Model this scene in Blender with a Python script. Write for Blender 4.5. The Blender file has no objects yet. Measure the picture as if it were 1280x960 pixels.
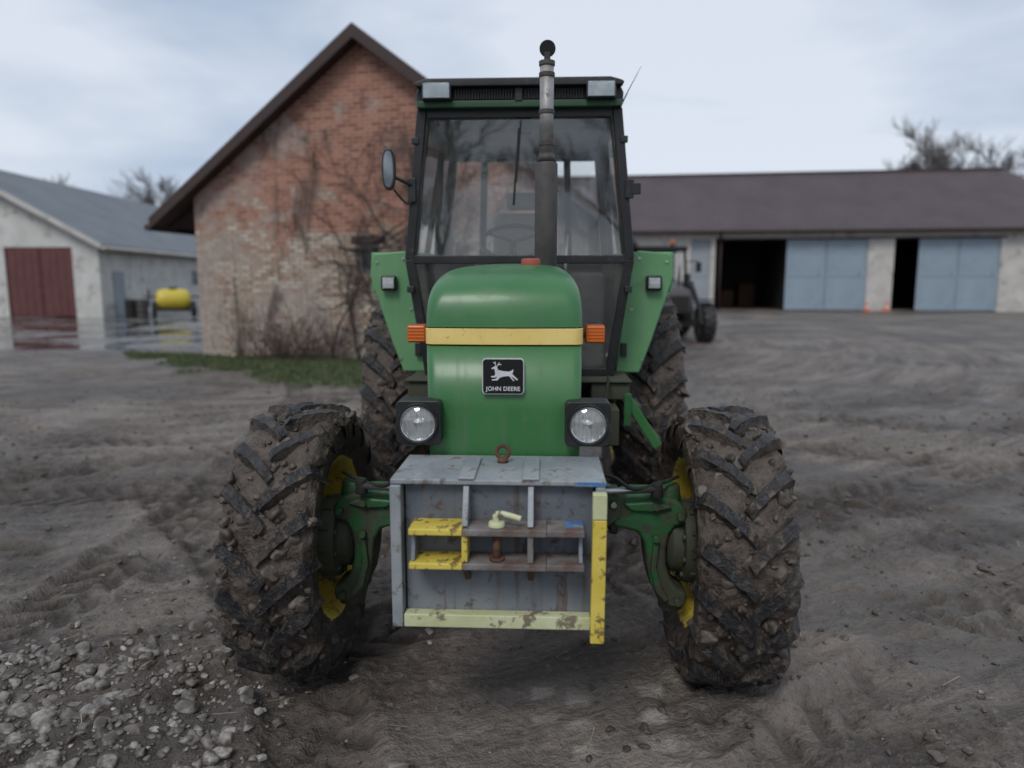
import bpy, bmesh, math, random
import numpy as np
from mathutils import Vector, Matrix, noise as mnoise
random.seed(7); np.random.seed(7)
scene=bpy.context.scene
R=math.radians
scene.view_settings.view_transform='Standard'
scene.view_settings.look='None'
scene.view_settings.exposure=0

# ---------------------------------------------------------------- materials
class NT:
    def __init__(s,name):
        s.m=bpy.data.materials.new(name); s.m.use_nodes=True
        s.n=s.m.node_tree.nodes; s.l=s.m.node_tree.links
        s.b=s.n['Principled BSDF']
    def new(s,t,**kw):
        n=s.n.new(t)
        for k,v in kw.items(): setattr(n,k,v)
        return n
    def link(s,a,b): s.l.new(a,b)
    def coord(s,kind='Object'):
        return s.new('ShaderNodeTexCoord').outputs[kind]
    def mapping(s,vec,scale=(1,1,1)):
        m=s.new('ShaderNodeMapping'); m.inputs['Scale'].default_value=scale
        s.link(vec,m.inputs['Vector']); return m.outputs[0]
    def noise(s,vec,scale,detail=4,rough=.6,dist=0):
        n=s.new('ShaderNodeTexNoise'); n.inputs['Scale'].default_value=scale
        n.inputs['Detail'].default_value=detail; n.inputs['Roughness'].default_value=rough
        n.inputs['Distortion'].default_value=dist
        s.link(vec,n.inputs['Vector']); return n.outputs['Fac']
    def ramp(s,fac,a,b,va=0,vb=1):
        n=s.new('ShaderNodeMapRange'); n.inputs[1].default_value=a; n.inputs[2].default_value=b
        n.inputs[3].default_value=va; n.inputs[4].default_value=vb
        s.link(fac,n.inputs[0]); return n.outputs[0]
    def math(s,op,a,b=None):
        n=s.new('ShaderNodeMath',operation=op)
        for i,v in enumerate((a,b)):
            if v is None: continue
            if isinstance(v,(int,float)): n.inputs[i].default_value=v
            else: s.link(v,n.inputs[i])
        return n.outputs[0]
    def mix(s,fac,a,b,mode='MIX'):
        n=s.new('ShaderNodeMix',data_type='RGBA',blend_type=mode)
        for sock,v in ((n.inputs[0],fac),(n.inputs[6],a),(n.inputs[7],b)):
            if isinstance(v,(int,float)): sock.default_value=v
            elif isinstance(v,(tuple,list)): sock.default_value=(*v[:3],1)
            else: s.link(v,sock)
        return n.outputs[2]
    def bump(s,h,strength=.3,dist=.01):
        n=s.new('ShaderNodeBump'); n.inputs['Strength'].default_value=strength
        n.inputs['Distance'].default_value=dist; s.link(h,n.inputs['Height'])
        s.link(n.outputs[0],s.b.inputs['Normal']); return n

def worn(name,c1,c2,rough=.5,metal=0,scale=4,dirt=None,damt=.5,dscale=9,bump=.15,bdist=.004,bscale=60,coat=0,grad=None,soft=.10,streak=None):
    t=NT(name); co=t.coord()
    n1=t.noise(co,scale,4,.6)
    col=t.mix(t.ramp(n1,.35,.65),c1,c2)
    r=t.ramp(n1,.3,.7,rough*.85,min(1,rough*1.2))
    if streak:   # vertical run marks
        ns=t.noise(t.mapping(co,(26,26,1.6)),1.0,4,.65,.2)
        fs_=t.ramp(ns,.54,.68,0,streak[1])
        col=t.mix(fs_,col,streak[0]); r=t.math('ADD',r,t.math('MULTIPLY',fs_,.3))
    if dirt:
        n2=t.noise(co,dscale,6,.7,.3)
        th=.70-.4*damt
        src=n2
        if grad:
            sep=t.new('ShaderNodeSeparateXYZ'); t.link(co,sep.inputs[0])
            g=t.ramp(sep.outputs[2],grad[0],grad[1],.22,0)
            src=t.math('ADD',n2,g)
        f=t.ramp(src,th,th+soft)
        col=t.mix(t.math('MULTIPLY',f,.85),col,dirt)
        r=t.math('ADD',r,t.math('MULTIPLY',f,.3))
    t.link(col,t.b.inputs['Base Color']); t.link(r,t.b.inputs['Roughness'])
    t.b.inputs['Metallic'].default_value=metal
    t.b.inputs['Coat Weight'].default_value=coat
    t.b.inputs['Coat Roughness'].default_value=.2
    if bump: t.bump(t.noise(co,bscale,3,.6),bump,bdist)
    return t.m

MUD=(.10,.082,.068)
M={}
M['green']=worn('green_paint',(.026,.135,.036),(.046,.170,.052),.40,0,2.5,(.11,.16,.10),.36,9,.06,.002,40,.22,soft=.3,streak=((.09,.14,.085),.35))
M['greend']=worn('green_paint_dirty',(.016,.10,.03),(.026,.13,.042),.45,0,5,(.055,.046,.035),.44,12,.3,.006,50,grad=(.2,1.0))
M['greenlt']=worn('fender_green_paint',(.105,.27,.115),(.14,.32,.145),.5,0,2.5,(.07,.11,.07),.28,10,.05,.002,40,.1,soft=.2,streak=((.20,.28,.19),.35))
M['dkgreen']=worn('roof_green_paint',(.010,.045,.02),(.018,.07,.03),.5,0,4,(.06,.06,.05),.25,12,.1,.002)
M['yellow']=worn('yellow_stripe_paint',(.72,.53,.14),(.80,.62,.22),.45,0,6,(.35,.27,.12),.22,25,.05,.001,60,.15)
M['rimy']=worn('rim_yellow_paint',(.6,.42,.04),(.7,.52,.07),.5,0,5,(.11,.08,.05),.44,9,.3,.004)
M['wyel']=worn('chipped_yellow_paint',(.55,.42,.05),(.66,.53,.10),.5,0,8,(.10,.06,.035),.38,24,.5,.003,70,soft=.04)
M['wpale']=worn('pale_yellow_paint',(.46,.48,.26),(.56,.58,.37),.55,0,8,(.12,.08,.06),.35,14,.5,.003,70,soft=.05)
M['wgrey']=worn('weight_grey_paint',(.20,.225,.245),(.30,.325,.34),.42,0,3.5,(.12,.08,.06),.33,15,.5,.004,60,soft=.07,streak=((.15,.125,.105),.45))
M['wgreyd']=worn('weight_grey_dark',(.085,.105,.135),(.19,.205,.22),.42,0,2.0,(.075,.052,.040),.36,18,.5,.004,60,soft=.08,streak=((.095,.062,.045),.75))
M['wblue']=worn('blue_paint',(.03,.13,.33),(.06,.2,.42),.5,0,8,(.2,.2,.2),.5,25,.3,.003,soft=.04)
M['wshelf']=worn('shelf_rusty_paint',(.22,.215,.21),(.11,.08,.07),.6,0,7,(.12,.06,.038),.44,18,.6,.004,80,soft=.1)
M['rust']=worn('rusty_steel',(.15,.07,.035),(.09,.05,.035),.8,.2,14,(.05,.035,.03),.5,30,.6,.004,90)
M['black']=worn('black_paint',(.010,.011,.012),(.018,.018,.019),.38,0,6,(.08,.075,.068),.25,15,.1,.002)
M['blackm']=worn('black_matte',(.010,.010,.010),(.018,.017,.016),.8,0,6,(.05,.045,.04),.42,15,.2,.004)
M['steel']=worn('bare_steel',(.35,.35,.35),(.5,.5,.5),.35,.9,8,(.12,.08,.05),.3,20)
M['chrome']=worn('chrome',(.7,.7,.7),(.8,.8,.8),.1,1,8)
M['mirrorg']=worn('mirror_glass_mat',(.26,.28,.30),(.32,.34,.36),.06,1,8,bump=0)
M['exh']=worn('exhaust_steel',(.26,.25,.245),(.38,.37,.36),.5,.5,10,(.13,.09,.07),.36,16,.4,.003,soft=.15)
M['muff']=worn('muffler_black',(.045,.043,.043),(.085,.078,.074),.6,.2,9,(.1,.06,.045),.36,14,.3,.003)
M['seat']=worn('seat_vinyl',(.22,.20,.17),(.28,.255,.22),.7,0,5)
M['redcap']=worn('red_cap',(.25,.05,.03),(.33,.08,.05),.6,0,5)
M['white']=worn('white_plastic',(.55,.55,.53),(.66,.66,.64),.4,0,5,(.2,.18,.15),.35,15)
M['trim']=worn('cab_interior_trim',(.10,.10,.10),(.16,.155,.15),.8,0,5)

def plain(name,col,rough=.5,metal=0):
    t=NT(name); co=t.coord()
    n=t.noise(co,30,3)
    c=t.mix(t.ramp(n,.3,.7),tuple(x*.85 for x in col),col)
    t.link(c,t.b.inputs['Base Color']); t.b.inputs['Roughness'].default_value=rough
    t.b.inputs['Metallic'].default_value=metal
    return t.m
M['orange']=plain('orange_lens',(.62,.14,.015),.22)
M['amberside']=plain('indicator_base',(.3,.06,.02),.5)
M['badge']=plain('badge_black',(.008,.008,.009),.25)
M['badgew']=plain('badge_silver',(.75,.76,.78),.35,.3)
M['conem']=plain('cone_orange',(.75,.12,.02),.5)

def glassmat(name,tint,refl,dirtamt=.1,dirtcol=(.3,.3,.28),base=0):
    t=NT(name); n=t.n; co=t.coord()
    out=n['Material Output']; n.remove(t.b)
    tr=t.new('ShaderNodeBsdfTransparent'); tr.inputs[0].default_value=(*tint,1)
    gl=t.new('ShaderNodeBsdfGlossy'); gl.inputs['Roughness'].default_value=.015
    gl.inputs['Color'].default_value=(.9,.93,.95,1)
    lw=t.new('ShaderNodeLayerWeight'); lw.inputs[0].default_value=.25
    f=t.math('ADD',t.math('MULTIPLY',lw.outputs['Fresnel'],.8),refl)
    m1=t.new('ShaderNodeMixShader'); t.link(f,m1.inputs[0]); t.link(tr.outputs[0],m1.inputs[1]); t.link(gl.outputs[0],m1.inputs[2])
    df=t.new('ShaderNodeBsdfDiffuse'); df.inputs[0].default_value=(*dirtcol,1)
    d=t.ramp(t.noise(co,4,7,.75,.4),.35,.75,base,base+dirtamt*2)
    m2=t.new('ShaderNodeMixShader'); t.link(d,m2.inputs[0]); t.link(m1.outputs[0],m2.inputs[1]); t.link(df.outputs[0],m2.inputs[2])
    t.link(m2.outputs[0],out.inputs[0]); return t.m
M['glass']=glassmat('cab_glass',(.92,.94,.93),.07,.04,(.34,.34,.32),.02)
M['frontglass']=glassmat('windscreen_glass',(.93,.95,.94),.10,.05,(.36,.36,.34),.02)
M['lens']=glassmat('lamp_lens',(.92,.93,.92),.12,.08,(.5,.5,.45))
def winm():
    t=NT('dark_window_pane'); t.b.inputs['Base Color'].default_value=(.02,.025,.03,1)
    t.link(t.ramp(t.noise(t.coord(),6),.3,.7,.1,.35),t.b.inputs['Roughness']); return t.m
M['pane']=winm()
def refl():
    t=NT('lamp_reflector'); co=t.coord()
    w=t.new('ShaderNodeTexWave'); w.inputs['Scale'].default_value=22; t.link(co,w.inputs[0])
    t.b.inputs['Base Color'].default_value=(.85,.86,.86,1); t.b.inputs['Metallic'].default_value=.85; t.b.inputs['Roughness'].default_value=.22
    t.bump(w.outputs['Fac'],.5,.004); return t.m
M['refl']=refl()

def tyremat():
    t=NT('muddy_rubber'); co=t.coord()
    n1=t.noise(co,4.5,6,.7,.4); n2=t.noise(co,24,5,.7)
    at=t.new('ShaderNodeAttribute'); at.attribute_name='mud'
    s=t.math('ADD',t.math('MULTIPLY',n1,.6),t.math('MULTIPLY',n2,.4))
    s=t.math('ADD',s,t.math('MULTIPLY',at.outputs['Fac'],.27))
    f=t.ramp(s,.54,.66)
    mudc=t.mix(t.ramp(n2,.35,.65),(.034,.025,.019),(.098,.076,.059))
    mudc=t.mix(t.ramp(n1,.54,.68,0,.6),mudc,(.14,.115,.094))
    rub=t.mix(t.ramp(n1,.4,.6),(.012,.012,.013),(.034,.034,.036))
    t.link(t.mix(f,rub,mudc),t.b.inputs['Base Color'])
    t.link(t.ramp(n2,.38,.62,.24,.66),t.b.inputs['Roughness'])
    h=t.math('ADD',t.math('MULTIPLY',f,.5),t.math('MULTIPLY',n2,1.1))
    t.bump(h,.9,.018); return t.m
M['tyre']=tyremat()

# ---------------------------------------------------------------- helpers
def empty(name,loc=(0,0,0),rz=0):
    o=bpy.data.objects.new(name,None); scene.collection.objects.link(o)
    o.location=loc; o.rotation_euler=(0,0,rz); o.empty_display_size=.2; return o
def addmesh(name,verts,faces,mat,parent=None,smooth=False,bevel=0,seg=2):
    me=bpy.data.meshes.new(name); me.from_pydata([tuple(v) for v in verts],[],[tuple(f) for f in faces])
    bm=bmesh.new(); bm.from_mesh(me); bmesh.ops.recalc_face_normals(bm,faces=bm.faces); bm.to_mesh(me); bm.free()
    o=bpy.data.objects.new(name,me); scene.collection.objects.link(o)
    if mat: me.materials.append(M[mat] if isinstance(mat,str) else mat)
    if parent: o.parent=parent
    if smooth:
        me.polygons.foreach_set('use_smooth',[True]*len(me.polygons))
    if bevel:
        b=o.modifiers.new('bev','BEVEL'); b.width=bevel; b.segments=seg; b.limit_method='ANGLE'; b.angle_limit=R(35)
        b.harden_normals=False
        me.polygons.foreach_set('use_smooth',[True]*len(me.polygons))
        w=o.modifiers.new('wn','WEIGHTED_NORMAL'); w.keep_sharp=True
    return o
def box(name,c,s,mat,parent=None,rot=(0,0,0),bevel=.004,seg=2):
    vs=[Vector((x*s[0]/2,y*s[1]/2,z*s[2]/2)) for x in(-1,1) for y in(-1,1) for z in(-1,1)]
    fs=[(0,1,3,2),(4,6,7,5),(0,4,5,1),(2,3,7,6),(0,2,6,4),(1,5,7,3)]
    o=addmesh(name,vs,fs,mat,parent,bevel=bevel,seg=seg)
    o.location=c; o.rotation_euler=rot; return o
def bx(name,x0,x1,y0,y1,z0,z1,mat,parent=None,bevel=.004):
    return box(name,((x0+x1)/2,(y0+y1)/2,(z0+z1)/2),(abs(x1-x0),abs(y1-y0),abs(z1-z0)),mat,parent,bevel=bevel)
def prism(name,poly,axis,a,b,mat,parent=None,bevel=0):
    def P(p,t):
        return {'y':(p[0],t,p[1]),'x':(t,p[0],p[1]),'z':(p[0],p[1],t)}[axis]
    n=len(poly); vs=[P(p,a) for p in poly]+[P(p,b) for p in poly]
    fs=[tuple(range(n)),tuple(range(2*n-1,n-1,-1))]+[(i,(i+1)%n,n+(i+1)%n,n+i) for i in range(n)]
    return addmesh(name,vs,fs,mat,parent,bevel=bevel)
def cyl(name,p1,p2,r1,r2,mat,parent=None,n=24,bevel=0):
    p1=Vector(p1);p2=Vector(p2);d=(p2-p1).normalized()
    a=d.orthogonal().normalized(); b=d.cross(a)
    vs=[];
    for p,r in((p1,r1),(p2,r2)):
        for i in range(n):
            t=2*math.pi*i/n; vs.append(p+a*math.cos(t)*r+b*math.sin(t)*r)
    fs=[(i,(i+1)%n,n+(i+1)%n,n+i) for i in range(n)]+[tuple(range(n)),tuple(range(2*n-1,n-1,-1))]
    o=addmesh(name,vs,fs,mat,parent)
    me=o.data
    for p in me.polygons:
        if len(p.vertices)==4 and n>4: p.use_smooth=True
    if bevel:
        bv=o.modifiers.new('b','BEVEL'); bv.width=bevel; bv.segments=2; bv.limit_method='ANGLE'; bv.angle_limit=R(40)
    return o
def tube(name,pts,r,mat,parent=None,cyclic=False,res=3):
    cu=bpy.data.curves.new(name,'CURVE'); cu.dimensions='3D'; cu.bevel_depth=1; cu.bevel_resolution=res; cu.use_fill_caps=True
    sp=cu.splines.new('POLY'); sp.points.add(len(pts)-1)
    for i,p in enumerate(pts):
        sp.points[i].co=(*p,1); sp.points[i].radius=r[i] if isinstance(r,(list,tuple)) else r
    sp.use_cyclic_u=cyclic; sp.use_smooth=True
    cu.materials.append(M[mat] if isinstance(mat,str) else mat)
    o=bpy.data.objects.new(name,cu); scene.collection.objects.link(o)
    if parent:o.parent=parent
    return o
def smoothpath(P,n=6):
    P=[Vector(p) for p in P]; out=[]
    for i in range(len(P)-1):
        p0=P[max(i-1,0)];p1=P[i];p2=P[i+1];p3=P[min(i+2,len(P)-1)]
        for k in range(n):
            t=k/n; out.append(.5*((2*p1)+(p2-p0)*t+(2*p0-5*p1+4*p2-p3)*t*t+(3*p1-p0-3*p2+p3)*t**3))
    out.append(P[-1]); return out
def lathe(name,prof,mat,parent=None,n=48,loc=(0,0,0),axis='x',smooth=True):
    vs=[];m=len(prof)
    for j in range(n):
        t=2*math.pi*j/n;c,s=math.cos(t),math.sin(t)
        for r,x in prof:
            if axis=='x': vs.append((x,-c*r,s*r))
            elif axis=='y': vs.append((c*r,x,s*r))
            else: vs.append((c*r,s*r,x))
    fs=[(j*m+i,j*m+i+1,((j+1)%n)*m+i+1,((j+1)%n)*m+i) for j in range(n) for i in range(m-1)]
    o=addmesh(name,vs,fs,mat,parent,smooth=smooth); o.location=loc
    if smooth:
        e=o.modifiers.new('es','EDGE_SPLIT'); e.split_angle=R(40)
    return o

# ---------------------------------------------------------------- ground
def hsh(ix,iy,seed):
    n=(ix.astype(np.int64)*374761393+iy.astype(np.int64)*668265263+seed*1442695)&0x7fffffff
    n=((n^(n>>13))*1274126177)&0x7fffffff
    n=(n^(n>>16))&0xffff
    return n/65535.0
def vn(x,y,seed=0):
    ix=np.floor(x);iy=np.floor(y);fx=x-ix;fy=y-iy
    fx=fx*fx*(3-2*fx);fy=fy*fy*(3-2*fy)
    a=hsh(ix,iy,seed);b=hsh(ix+1,iy,seed);c=hsh(ix,iy+1,seed);d=hsh(ix+1,iy+1,seed)
    return (a*(1-fx)+b*fx)*(1-fy)+(c*(1-fx)+d*fx)*fy
def fbm(x,y,s,seed=0,oct=4):
    v=0;a=.5;t=0
    for o in range(oct):
        v=v+a*vn(x*s+o*17.3,y*s-o*9.1,seed+o);t+=a;a*=.5;s*=2.03
    return v/t
TR=[(-14,-4.5,13.2,.20),(-14,-4.5,15.0,.20),(-9.5,16,11.3,.22),(-9.5,16,9.5,.22),(9,-7,12.2,.2),(9,-7,14.0,.2),(-30,4,27.6,.2),(-12,18,14.5,.2),(-12,18,12.7,.2),(12,24,19.3,.22),(12,24,17.5,.22),(-3,-14,18.2,.2),(-3,-14,19.9,.2),(20,-6,18.5,.2),(20,-6,16.7,.2),(-5,30,24.6,.25),(-5,30,22.7,.25)]
def sstep(a,b,x):
    t=np.clip((x-a)/(b-a),0,1); return t*t*(3-2*t)
def tracks(x,y):
    dz=np.zeros_like(x); mk=np.zeros_like(x)
    for i,(cx,cy,r,w) in enumerate(TR):
        dx=x-cx;dy=y-cy;q=np.hypot(dx,dy)-r+(fbm(x,y,.6,200+i,2)-.5)*.18
        arc=np.arctan2(dy,dx)*r
        br=sstep(.34,.48,fbm(x,y,.5,50+i,2))
        m=(1-sstep(w*.8,w*1.15,np.abs(q)))*br
        lug=sstep(-.2,.5,np.sin(2*math.pi*(arc+np.abs(q)*.9+np.where(q>0,.11,0))/.21))*sstep(.3,.5,fbm(x,y,2.2,120+i,2))
        dz+=m*(-.020-.028*lug)+.026*np.exp(-((np.abs(q)-w*1.25)/.055)**2)*br*fbm(x,y,6,140+i,2)*1.6
        mk=np.maximum(mk,m*(.3+.7*lug))
    for cx in(-.84,.9):
        q=x-cx-.047*(y-2.95)
        m=(1-sstep(.13,.19,np.abs(q)))*sstep(.3,.6,fbm(x,y,.7,80,2))
        lug=sstep(-.2,.5,np.sin(2*math.pi*(y+np.abs(q)*.9+np.where(q>0,.1,0))/.2))
        dz+=m*(-.008-.014*lug); mk=np.maximum(mk,m*(.3+.5*lug))
    return dz,mk
def gz(x,y):
    x=np.asarray(x,float);y=np.asarray(y,float)
    d=np.hypot(x,y-2.5); near=1-sstep(9,26,d)
    z=(fbm(x,y,.5,1,3)-.5)*.07
    z=z+near*((fbm(x,y,2.6,5,4)-.5)*.07+(fbm(x,y,13,9,3)-.5)*.030)
    cr=sstep(.42,.62,fbm(x,y,.8,33,3))
    z=z+near*cr*(np.abs(fbm(x,y,7,12,3)-.5)*.12)
    dz,mk=tracks(x,y)
    return z+dz*near-.004
def axis_pts(lo,hi,step,far_lo,far_hi,g=1.055):
    c=list(np.arange(lo,hi,step)); s=step;v=hi
    up=[]
    while v<far_hi: up.append(v); s*=g; v+=s
    up.append(far_hi)
    s=step;v=lo;dn=[]
    while v>far_lo: s*=g; v-=s; dn.append(max(v,far_lo))
    return np.array(dn[::-1]+c+up)
xs=axis_pts(-4.6,3.8,.023,-900,900,1.032); ys=axis_pts(1.5,6.8,.023,-400,1500,1.018)
X,Y=np.meshgrid(xs,ys); Z=gz(X,Y)
nx,ny=len(xs),len(ys); print('grid',nx,ny)
me=bpy.data.meshes.new('ground')
V=np.stack([X.ravel(),Y.ravel(),Z.ravel()],1).astype(np.float32)
idx=np.arange(nx*ny).reshape(ny,nx)
F=np.stack([idx[:-1,:-1],idx[:-1,1:],idx[1:,1:],idx[1:,:-1]],-1).reshape(-1,4)
me.vertices.add(len(V)); me.vertices.foreach_set('co',V.ravel())
me.loops.add(F.size); me.loops.foreach_set('vertex_index',F.ravel().astype(np.int32))
me.polygons.add(len(F)); me.polygons.foreach_set('loop_start',np.arange(0,F.size,4,dtype=np.int32))
me.update(); me.validate()
me.polygons.foreach_set('use_smooth',[True]*len(me.polygons))
def wallfront(x,y):
    dx=x+7.15;dy=y-16.4; c,s=math.cos(R(13)),math.sin(R(13))
    return dx*c-dy*s, -(dx*s+dy*c)
def grassmask(x,y):
    m,f=wallfront(x,y)
    wd=np.interp(m,[-2.2,-1,0,2,5,8,10],[.0,.7,1.5,2.9,4.0,3.6,2.0])
    return (m>-2.2)*(m<10)*(1-sstep(wd*.75,wd*1.05,f+(fbm(x,y,1.3,77,3)-.5)*1.6))*(f>-.2)
def gravelmask(x,y):
    d=np.hypot((x+1.95)/1.15,(y-2.5)/1.0)+(fbm(x,y,1.6,61,3)-.5)*1.0
    return 1-sstep(.65,1.1,d)
_,mk=tracks(X,Y)
gr=grassmask(X,Y); gv=gravelmask(X,Y)
light=sstep(.52,.66,fbm(X,Y,.9,90,4))*.5
pr=np.zeros_like(X)
for cx in(.0,.13,.26,.55,-.02):
    q=X-cx+(fbm(X,Y,9,33,2)-.5)*.05
    pr=np.maximum(pr,(1-sstep(.035,.055,np.abs(q)))*(Y<2.75)*sstep(-.3,.5,np.sin(2*math.pi*(Y+cx*1.7+(fbm(X,Y,7,37,2)-.5)*.08)/.17))*sstep(.40,.56,fbm(X,Y,5,91+int(cx*10),3)))
wet=sstep(.46,.58,fbm(X,Y,.55,160,4))
ca=me.color_attributes.new('paint','FLOAT_COLOR','POINT')
C=np.stack([np.clip(light*.4+pr*.8,0,1),gr,mk,np.maximum(gv,0)],-1).reshape(-1,4).astype(np.float32)
ca.data.foreach_set('color',C.ravel())
wa=me.attributes.new('wet','FLOAT','POINT'); wa.data.foreach_set('value',wet.ravel().astype(np.float32))
ground=bpy.data.objects.new('ground',me); scene.collection.objects.link(ground)
t=NT('mud_yard'); co=t.coord()
at=t.new('ShaderNodeAttribute'); at.attribute_name='paint'
wt=t.new('ShaderNodeAttribute'); wt.attribute_name='wet'
sp=t.new('ShaderNodeSeparateColor'); t.link(at.outputs['Color'],sp.inputs[0])
nA=t.noise(co,.35,4,.6,.4); nB=t.noise(co,2.4,6,.74,.3); nC=t.noise(co,26,5,.72)
sx=t.new('ShaderNodeSeparateXYZ'); t.link(co,sx.inputs[0])
ax_=t.math('ADD',sx.outputs[0],7); ay_=t.math('SUBTRACT',sx.outputs[1],24)
rad_=t.math('SQRT',t.math('ADD',t.math('MULTIPLY',ax_,ax_),t.math('MULTIPLY',ay_,ay_)))
ang_=t.math('ARCTAN2',ay_,ax_)
cbv=t.new('ShaderNodeCombineXYZ'); t.link(t.math('MULTIPLY',rad_,3.2),cbv.inputs[0]); t.link(t.math('MULTIPLY',ang_,5),cbv.inputs[1])
nS=t.noise(cbv.outputs[0],1.0,5,.72,.25)
col=t.mix(t.ramp(nB,.38,.60),(.060,.047,.037),(.160,.132,.110))
col=t.mix(t.ramp(nA,.42,.60,0,.6),col,(.215,.183,.157))
col=t.mix(t.ramp(nS,.49,.60,0,.7),col,(.26,.226,.196))
col=t.mix(t.ramp(nS,.36,.46,.75,0),col,(.048,.037,.029))
col=t.mix(t.ramp(nC,.54,.68,0,.6),col,(.31,.27,.237))
col=t.mix(t.ramp(nC,.33,.45,.85,0),col,(.030,.023,.018))
col=t.mix(t.math('MULTIPLY',wt.outputs['Fac'],.55),col,(.046,.036,.028))
col=t.mix(t.math('MULTIPLY',sp.outputs[2],.65),col,(.036,.028,.022))
col=t.mix(sp.outputs[0],col,(.34,.31,.275))
col=t.mix(t.math('MULTIPLY',at.outputs['Alpha'],.6),col,(.058,.047,.038))
col=t.mix(t.math('MULTIPLY',sp.outputs[1],t.ramp(nC,.3,.6,.5,1)),col,(.045,.07,.022))
wm=t.math('MULTIPLY',t.ramp(sx.outputs[0],-9,-7,1,0),t.ramp(sx.outputs[1],17,18.5,0,1))
pud=t.math('MULTIPLY',wm,t.ramp(nA,.44,.50))
col=t.mix(t.math('MULTIPLY',wm,.8),col,t.mix(t.ramp(nB,.4,.6),(.10,.095,.09),(.16,.155,.15)))
col=t.mix(pud,col,(.03,.028,.026))
t.link(col,t.b.inputs['Base Color'])
rg=t.ramp(nB,.35,.6,.42,.80)
rg=t.math('SUBTRACT',rg,t.math('MULTIPLY',wt.outputs['Fac'],.20))
rg=t.math('SUBTRACT',rg,t.math('MULTIPLY',wm,.25))
rg=t.math('MULTIPLY',rg,t.ramp(pud,0,1,1,.1))
t.link(t.math('MAXIMUM',rg,.04),t.b.inputs['Roughness'])
h=t.math('ADD',t.math('MULTIPLY',nB,1.6),t.math('ADD',t.math('MULTIPLY',nC,.7),t.math('MULTIPLY',nS,1.1)))
h=t.math('MULTIPLY',h,t.math('MULTIPLY',t.ramp(wm,0,1,1,.3),t.ramp(pud,0,1,1,0)))
t.bump(h,.95,.055)
me.materials.append(t.m)

# stones / clods ------------------------------------------------
def icos(sub=1):
    bm=bmesh.new(); bmesh.ops.create_icosphere(bm,subdivisions=sub,radius=1)
    v=np.array([x.co[:] for x in bm.verts]); f=np.array([[q.index for q in p.verts] for p in bm.faces]); bm.free(); return v,f
IC={1:icos(1),2:icos(2),3:icos(3)}
def scatter(name,pts,sizes,mat,flat=.6,rough=.25,sink=.3,clip=True):
    AV=[];AF=[];off=0
    for i in range(len(pts)):
        bv,bf=IC[3 if sizes[i]>.022 else (2 if sizes[i]>.009 else 1)]
        a=random.random()*6.28; ph=np.random.rand(3)*10
        d=1+rough*np.sin(bv[:,0]*2.3+ph[0])*np.cos(bv[:,1]*2.9+ph[1])+rough*.6*np.sin(bv[:,2]*4.1+ph[2]+bv[:,0]*3)
        v=bv*d[:,None]
        if clip:
            for _ in range(7):
                nn=np.random.randn(3); nn/=np.linalg.norm(nn); over=np.maximum(v@nn-random.uniform(.55,.85),0); v=v-over[:,None]*nn*.92
        v=v*np.array([1,random.uniform(.6,.95),flat*random.uniform(.7,1.1)])*sizes[i]
        tl=random.uniform(-.4,.4); ct,st=math.cos(tl),math.sin(tl)
        v=np.stack([v[:,0],v[:,1]*ct-v[:,2]*st,v[:,1]*st+v[:,2]*ct],1)
        ca_,sa=math.cos(a),math.sin(a)
        v=np.stack([v[:,0]*ca_-v[:,1]*sa,v[:,0]*sa+v[:,1]*ca_,v[:,2]],1)
        AV.append(v+pts[i]+np.array([0,0,sizes[i]*flat*(1-2*sink)])); AF.append(bf+off); off+=len(bv)
    AV=np.concatenate(AV).astype(np.float32); AF=np.concatenate(AF).astype(np.int32)
    m_=bpy.data.meshes.new(name); m_.vertices.add(len(AV)); m_.vertices.foreach_set('co',AV.ravel())
    m_.loops.add(AF.size); m_.loops.foreach_set('vertex_index',AF.ravel()); m_.polygons.add(len(AF)); m_.polygons.foreach_set('loop_start',np.arange(0,AF.size,3,dtype=np.int32))
    m_.update(); m_.validate(); m_.polygons.foreach_set('use_smooth',[True]*len(m_.polygons)); m_.materials.append(mat)
    o=bpy.data.objects.new(name,m_); scene.collection.objects.link(o); return o
def islandmat(name,cols,rough=.8,mud=.5,bump=True):
    t=NT(name); g=t.new('ShaderNodeNewGeometry'); co=t.coord()
    cr=t.new('ShaderNodeValToRGB'); t.link(g.outputs['Random Per Island'],cr.inputs[0])
    els=cr.color_ramp.elements
    while len(els)<len(cols): els.new(.5)
    for i,c in enumerate(cols): els[i].position=i/(len(cols)-1); els[i].color=(*c,1)
    n=t.noise(co,22,5,.7)
    t.link(t.mix(t.ramp(n,.42,.58,0,mud),cr.outputs[0],(.06,.048,.039)),t.b.inputs['Base Color'])
    t.b.inputs['Roughness'].default_value=rough
    if bump: t.bump(n,.5,.008)
    return t.m
gm=islandmat('gravel_stone',[(.10,.09,.078),(.17,.155,.14),(.27,.25,.22),(.12,.105,.09),(.42,.395,.36),(.16,.145,.125),(.24,.225,.20)],.45,.85)
cm=islandmat('mud_clod',[(.036,.028,.022),(.08,.064,.052),(.13,.108,.09)],.55,.5)
pts=[];sz=[]
while len(pts)<2600:
    x=random.uniform(-3.6,-.2);y=random.uniform(1.3,4.3)
    m=float(gravelmask(np.array(x),np.array(y)))
    if random.random()<m*.95+.03:
        pts.append((x,y,0)); sz.append(min(.055,.005+random.expovariate(1/.0105)))
pts=np.array(pts); pts[:,2]=gz(pts[:,0],pts[:,1]); scatter('gravel',pts,sz,gm,.6,.22,.42)
n=9000; pts=np.zeros((n,3)); 
pts[:,0]=np.random.uniform(-7,7,n); pts[:,1]=1.5+10*np.random.rand(n)**1.3
k=fbm(pts[:,0],pts[:,1],.8,33,3); pts=pts[np.random.rand(n)<sstep(.35,.6,k)+.12]
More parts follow.
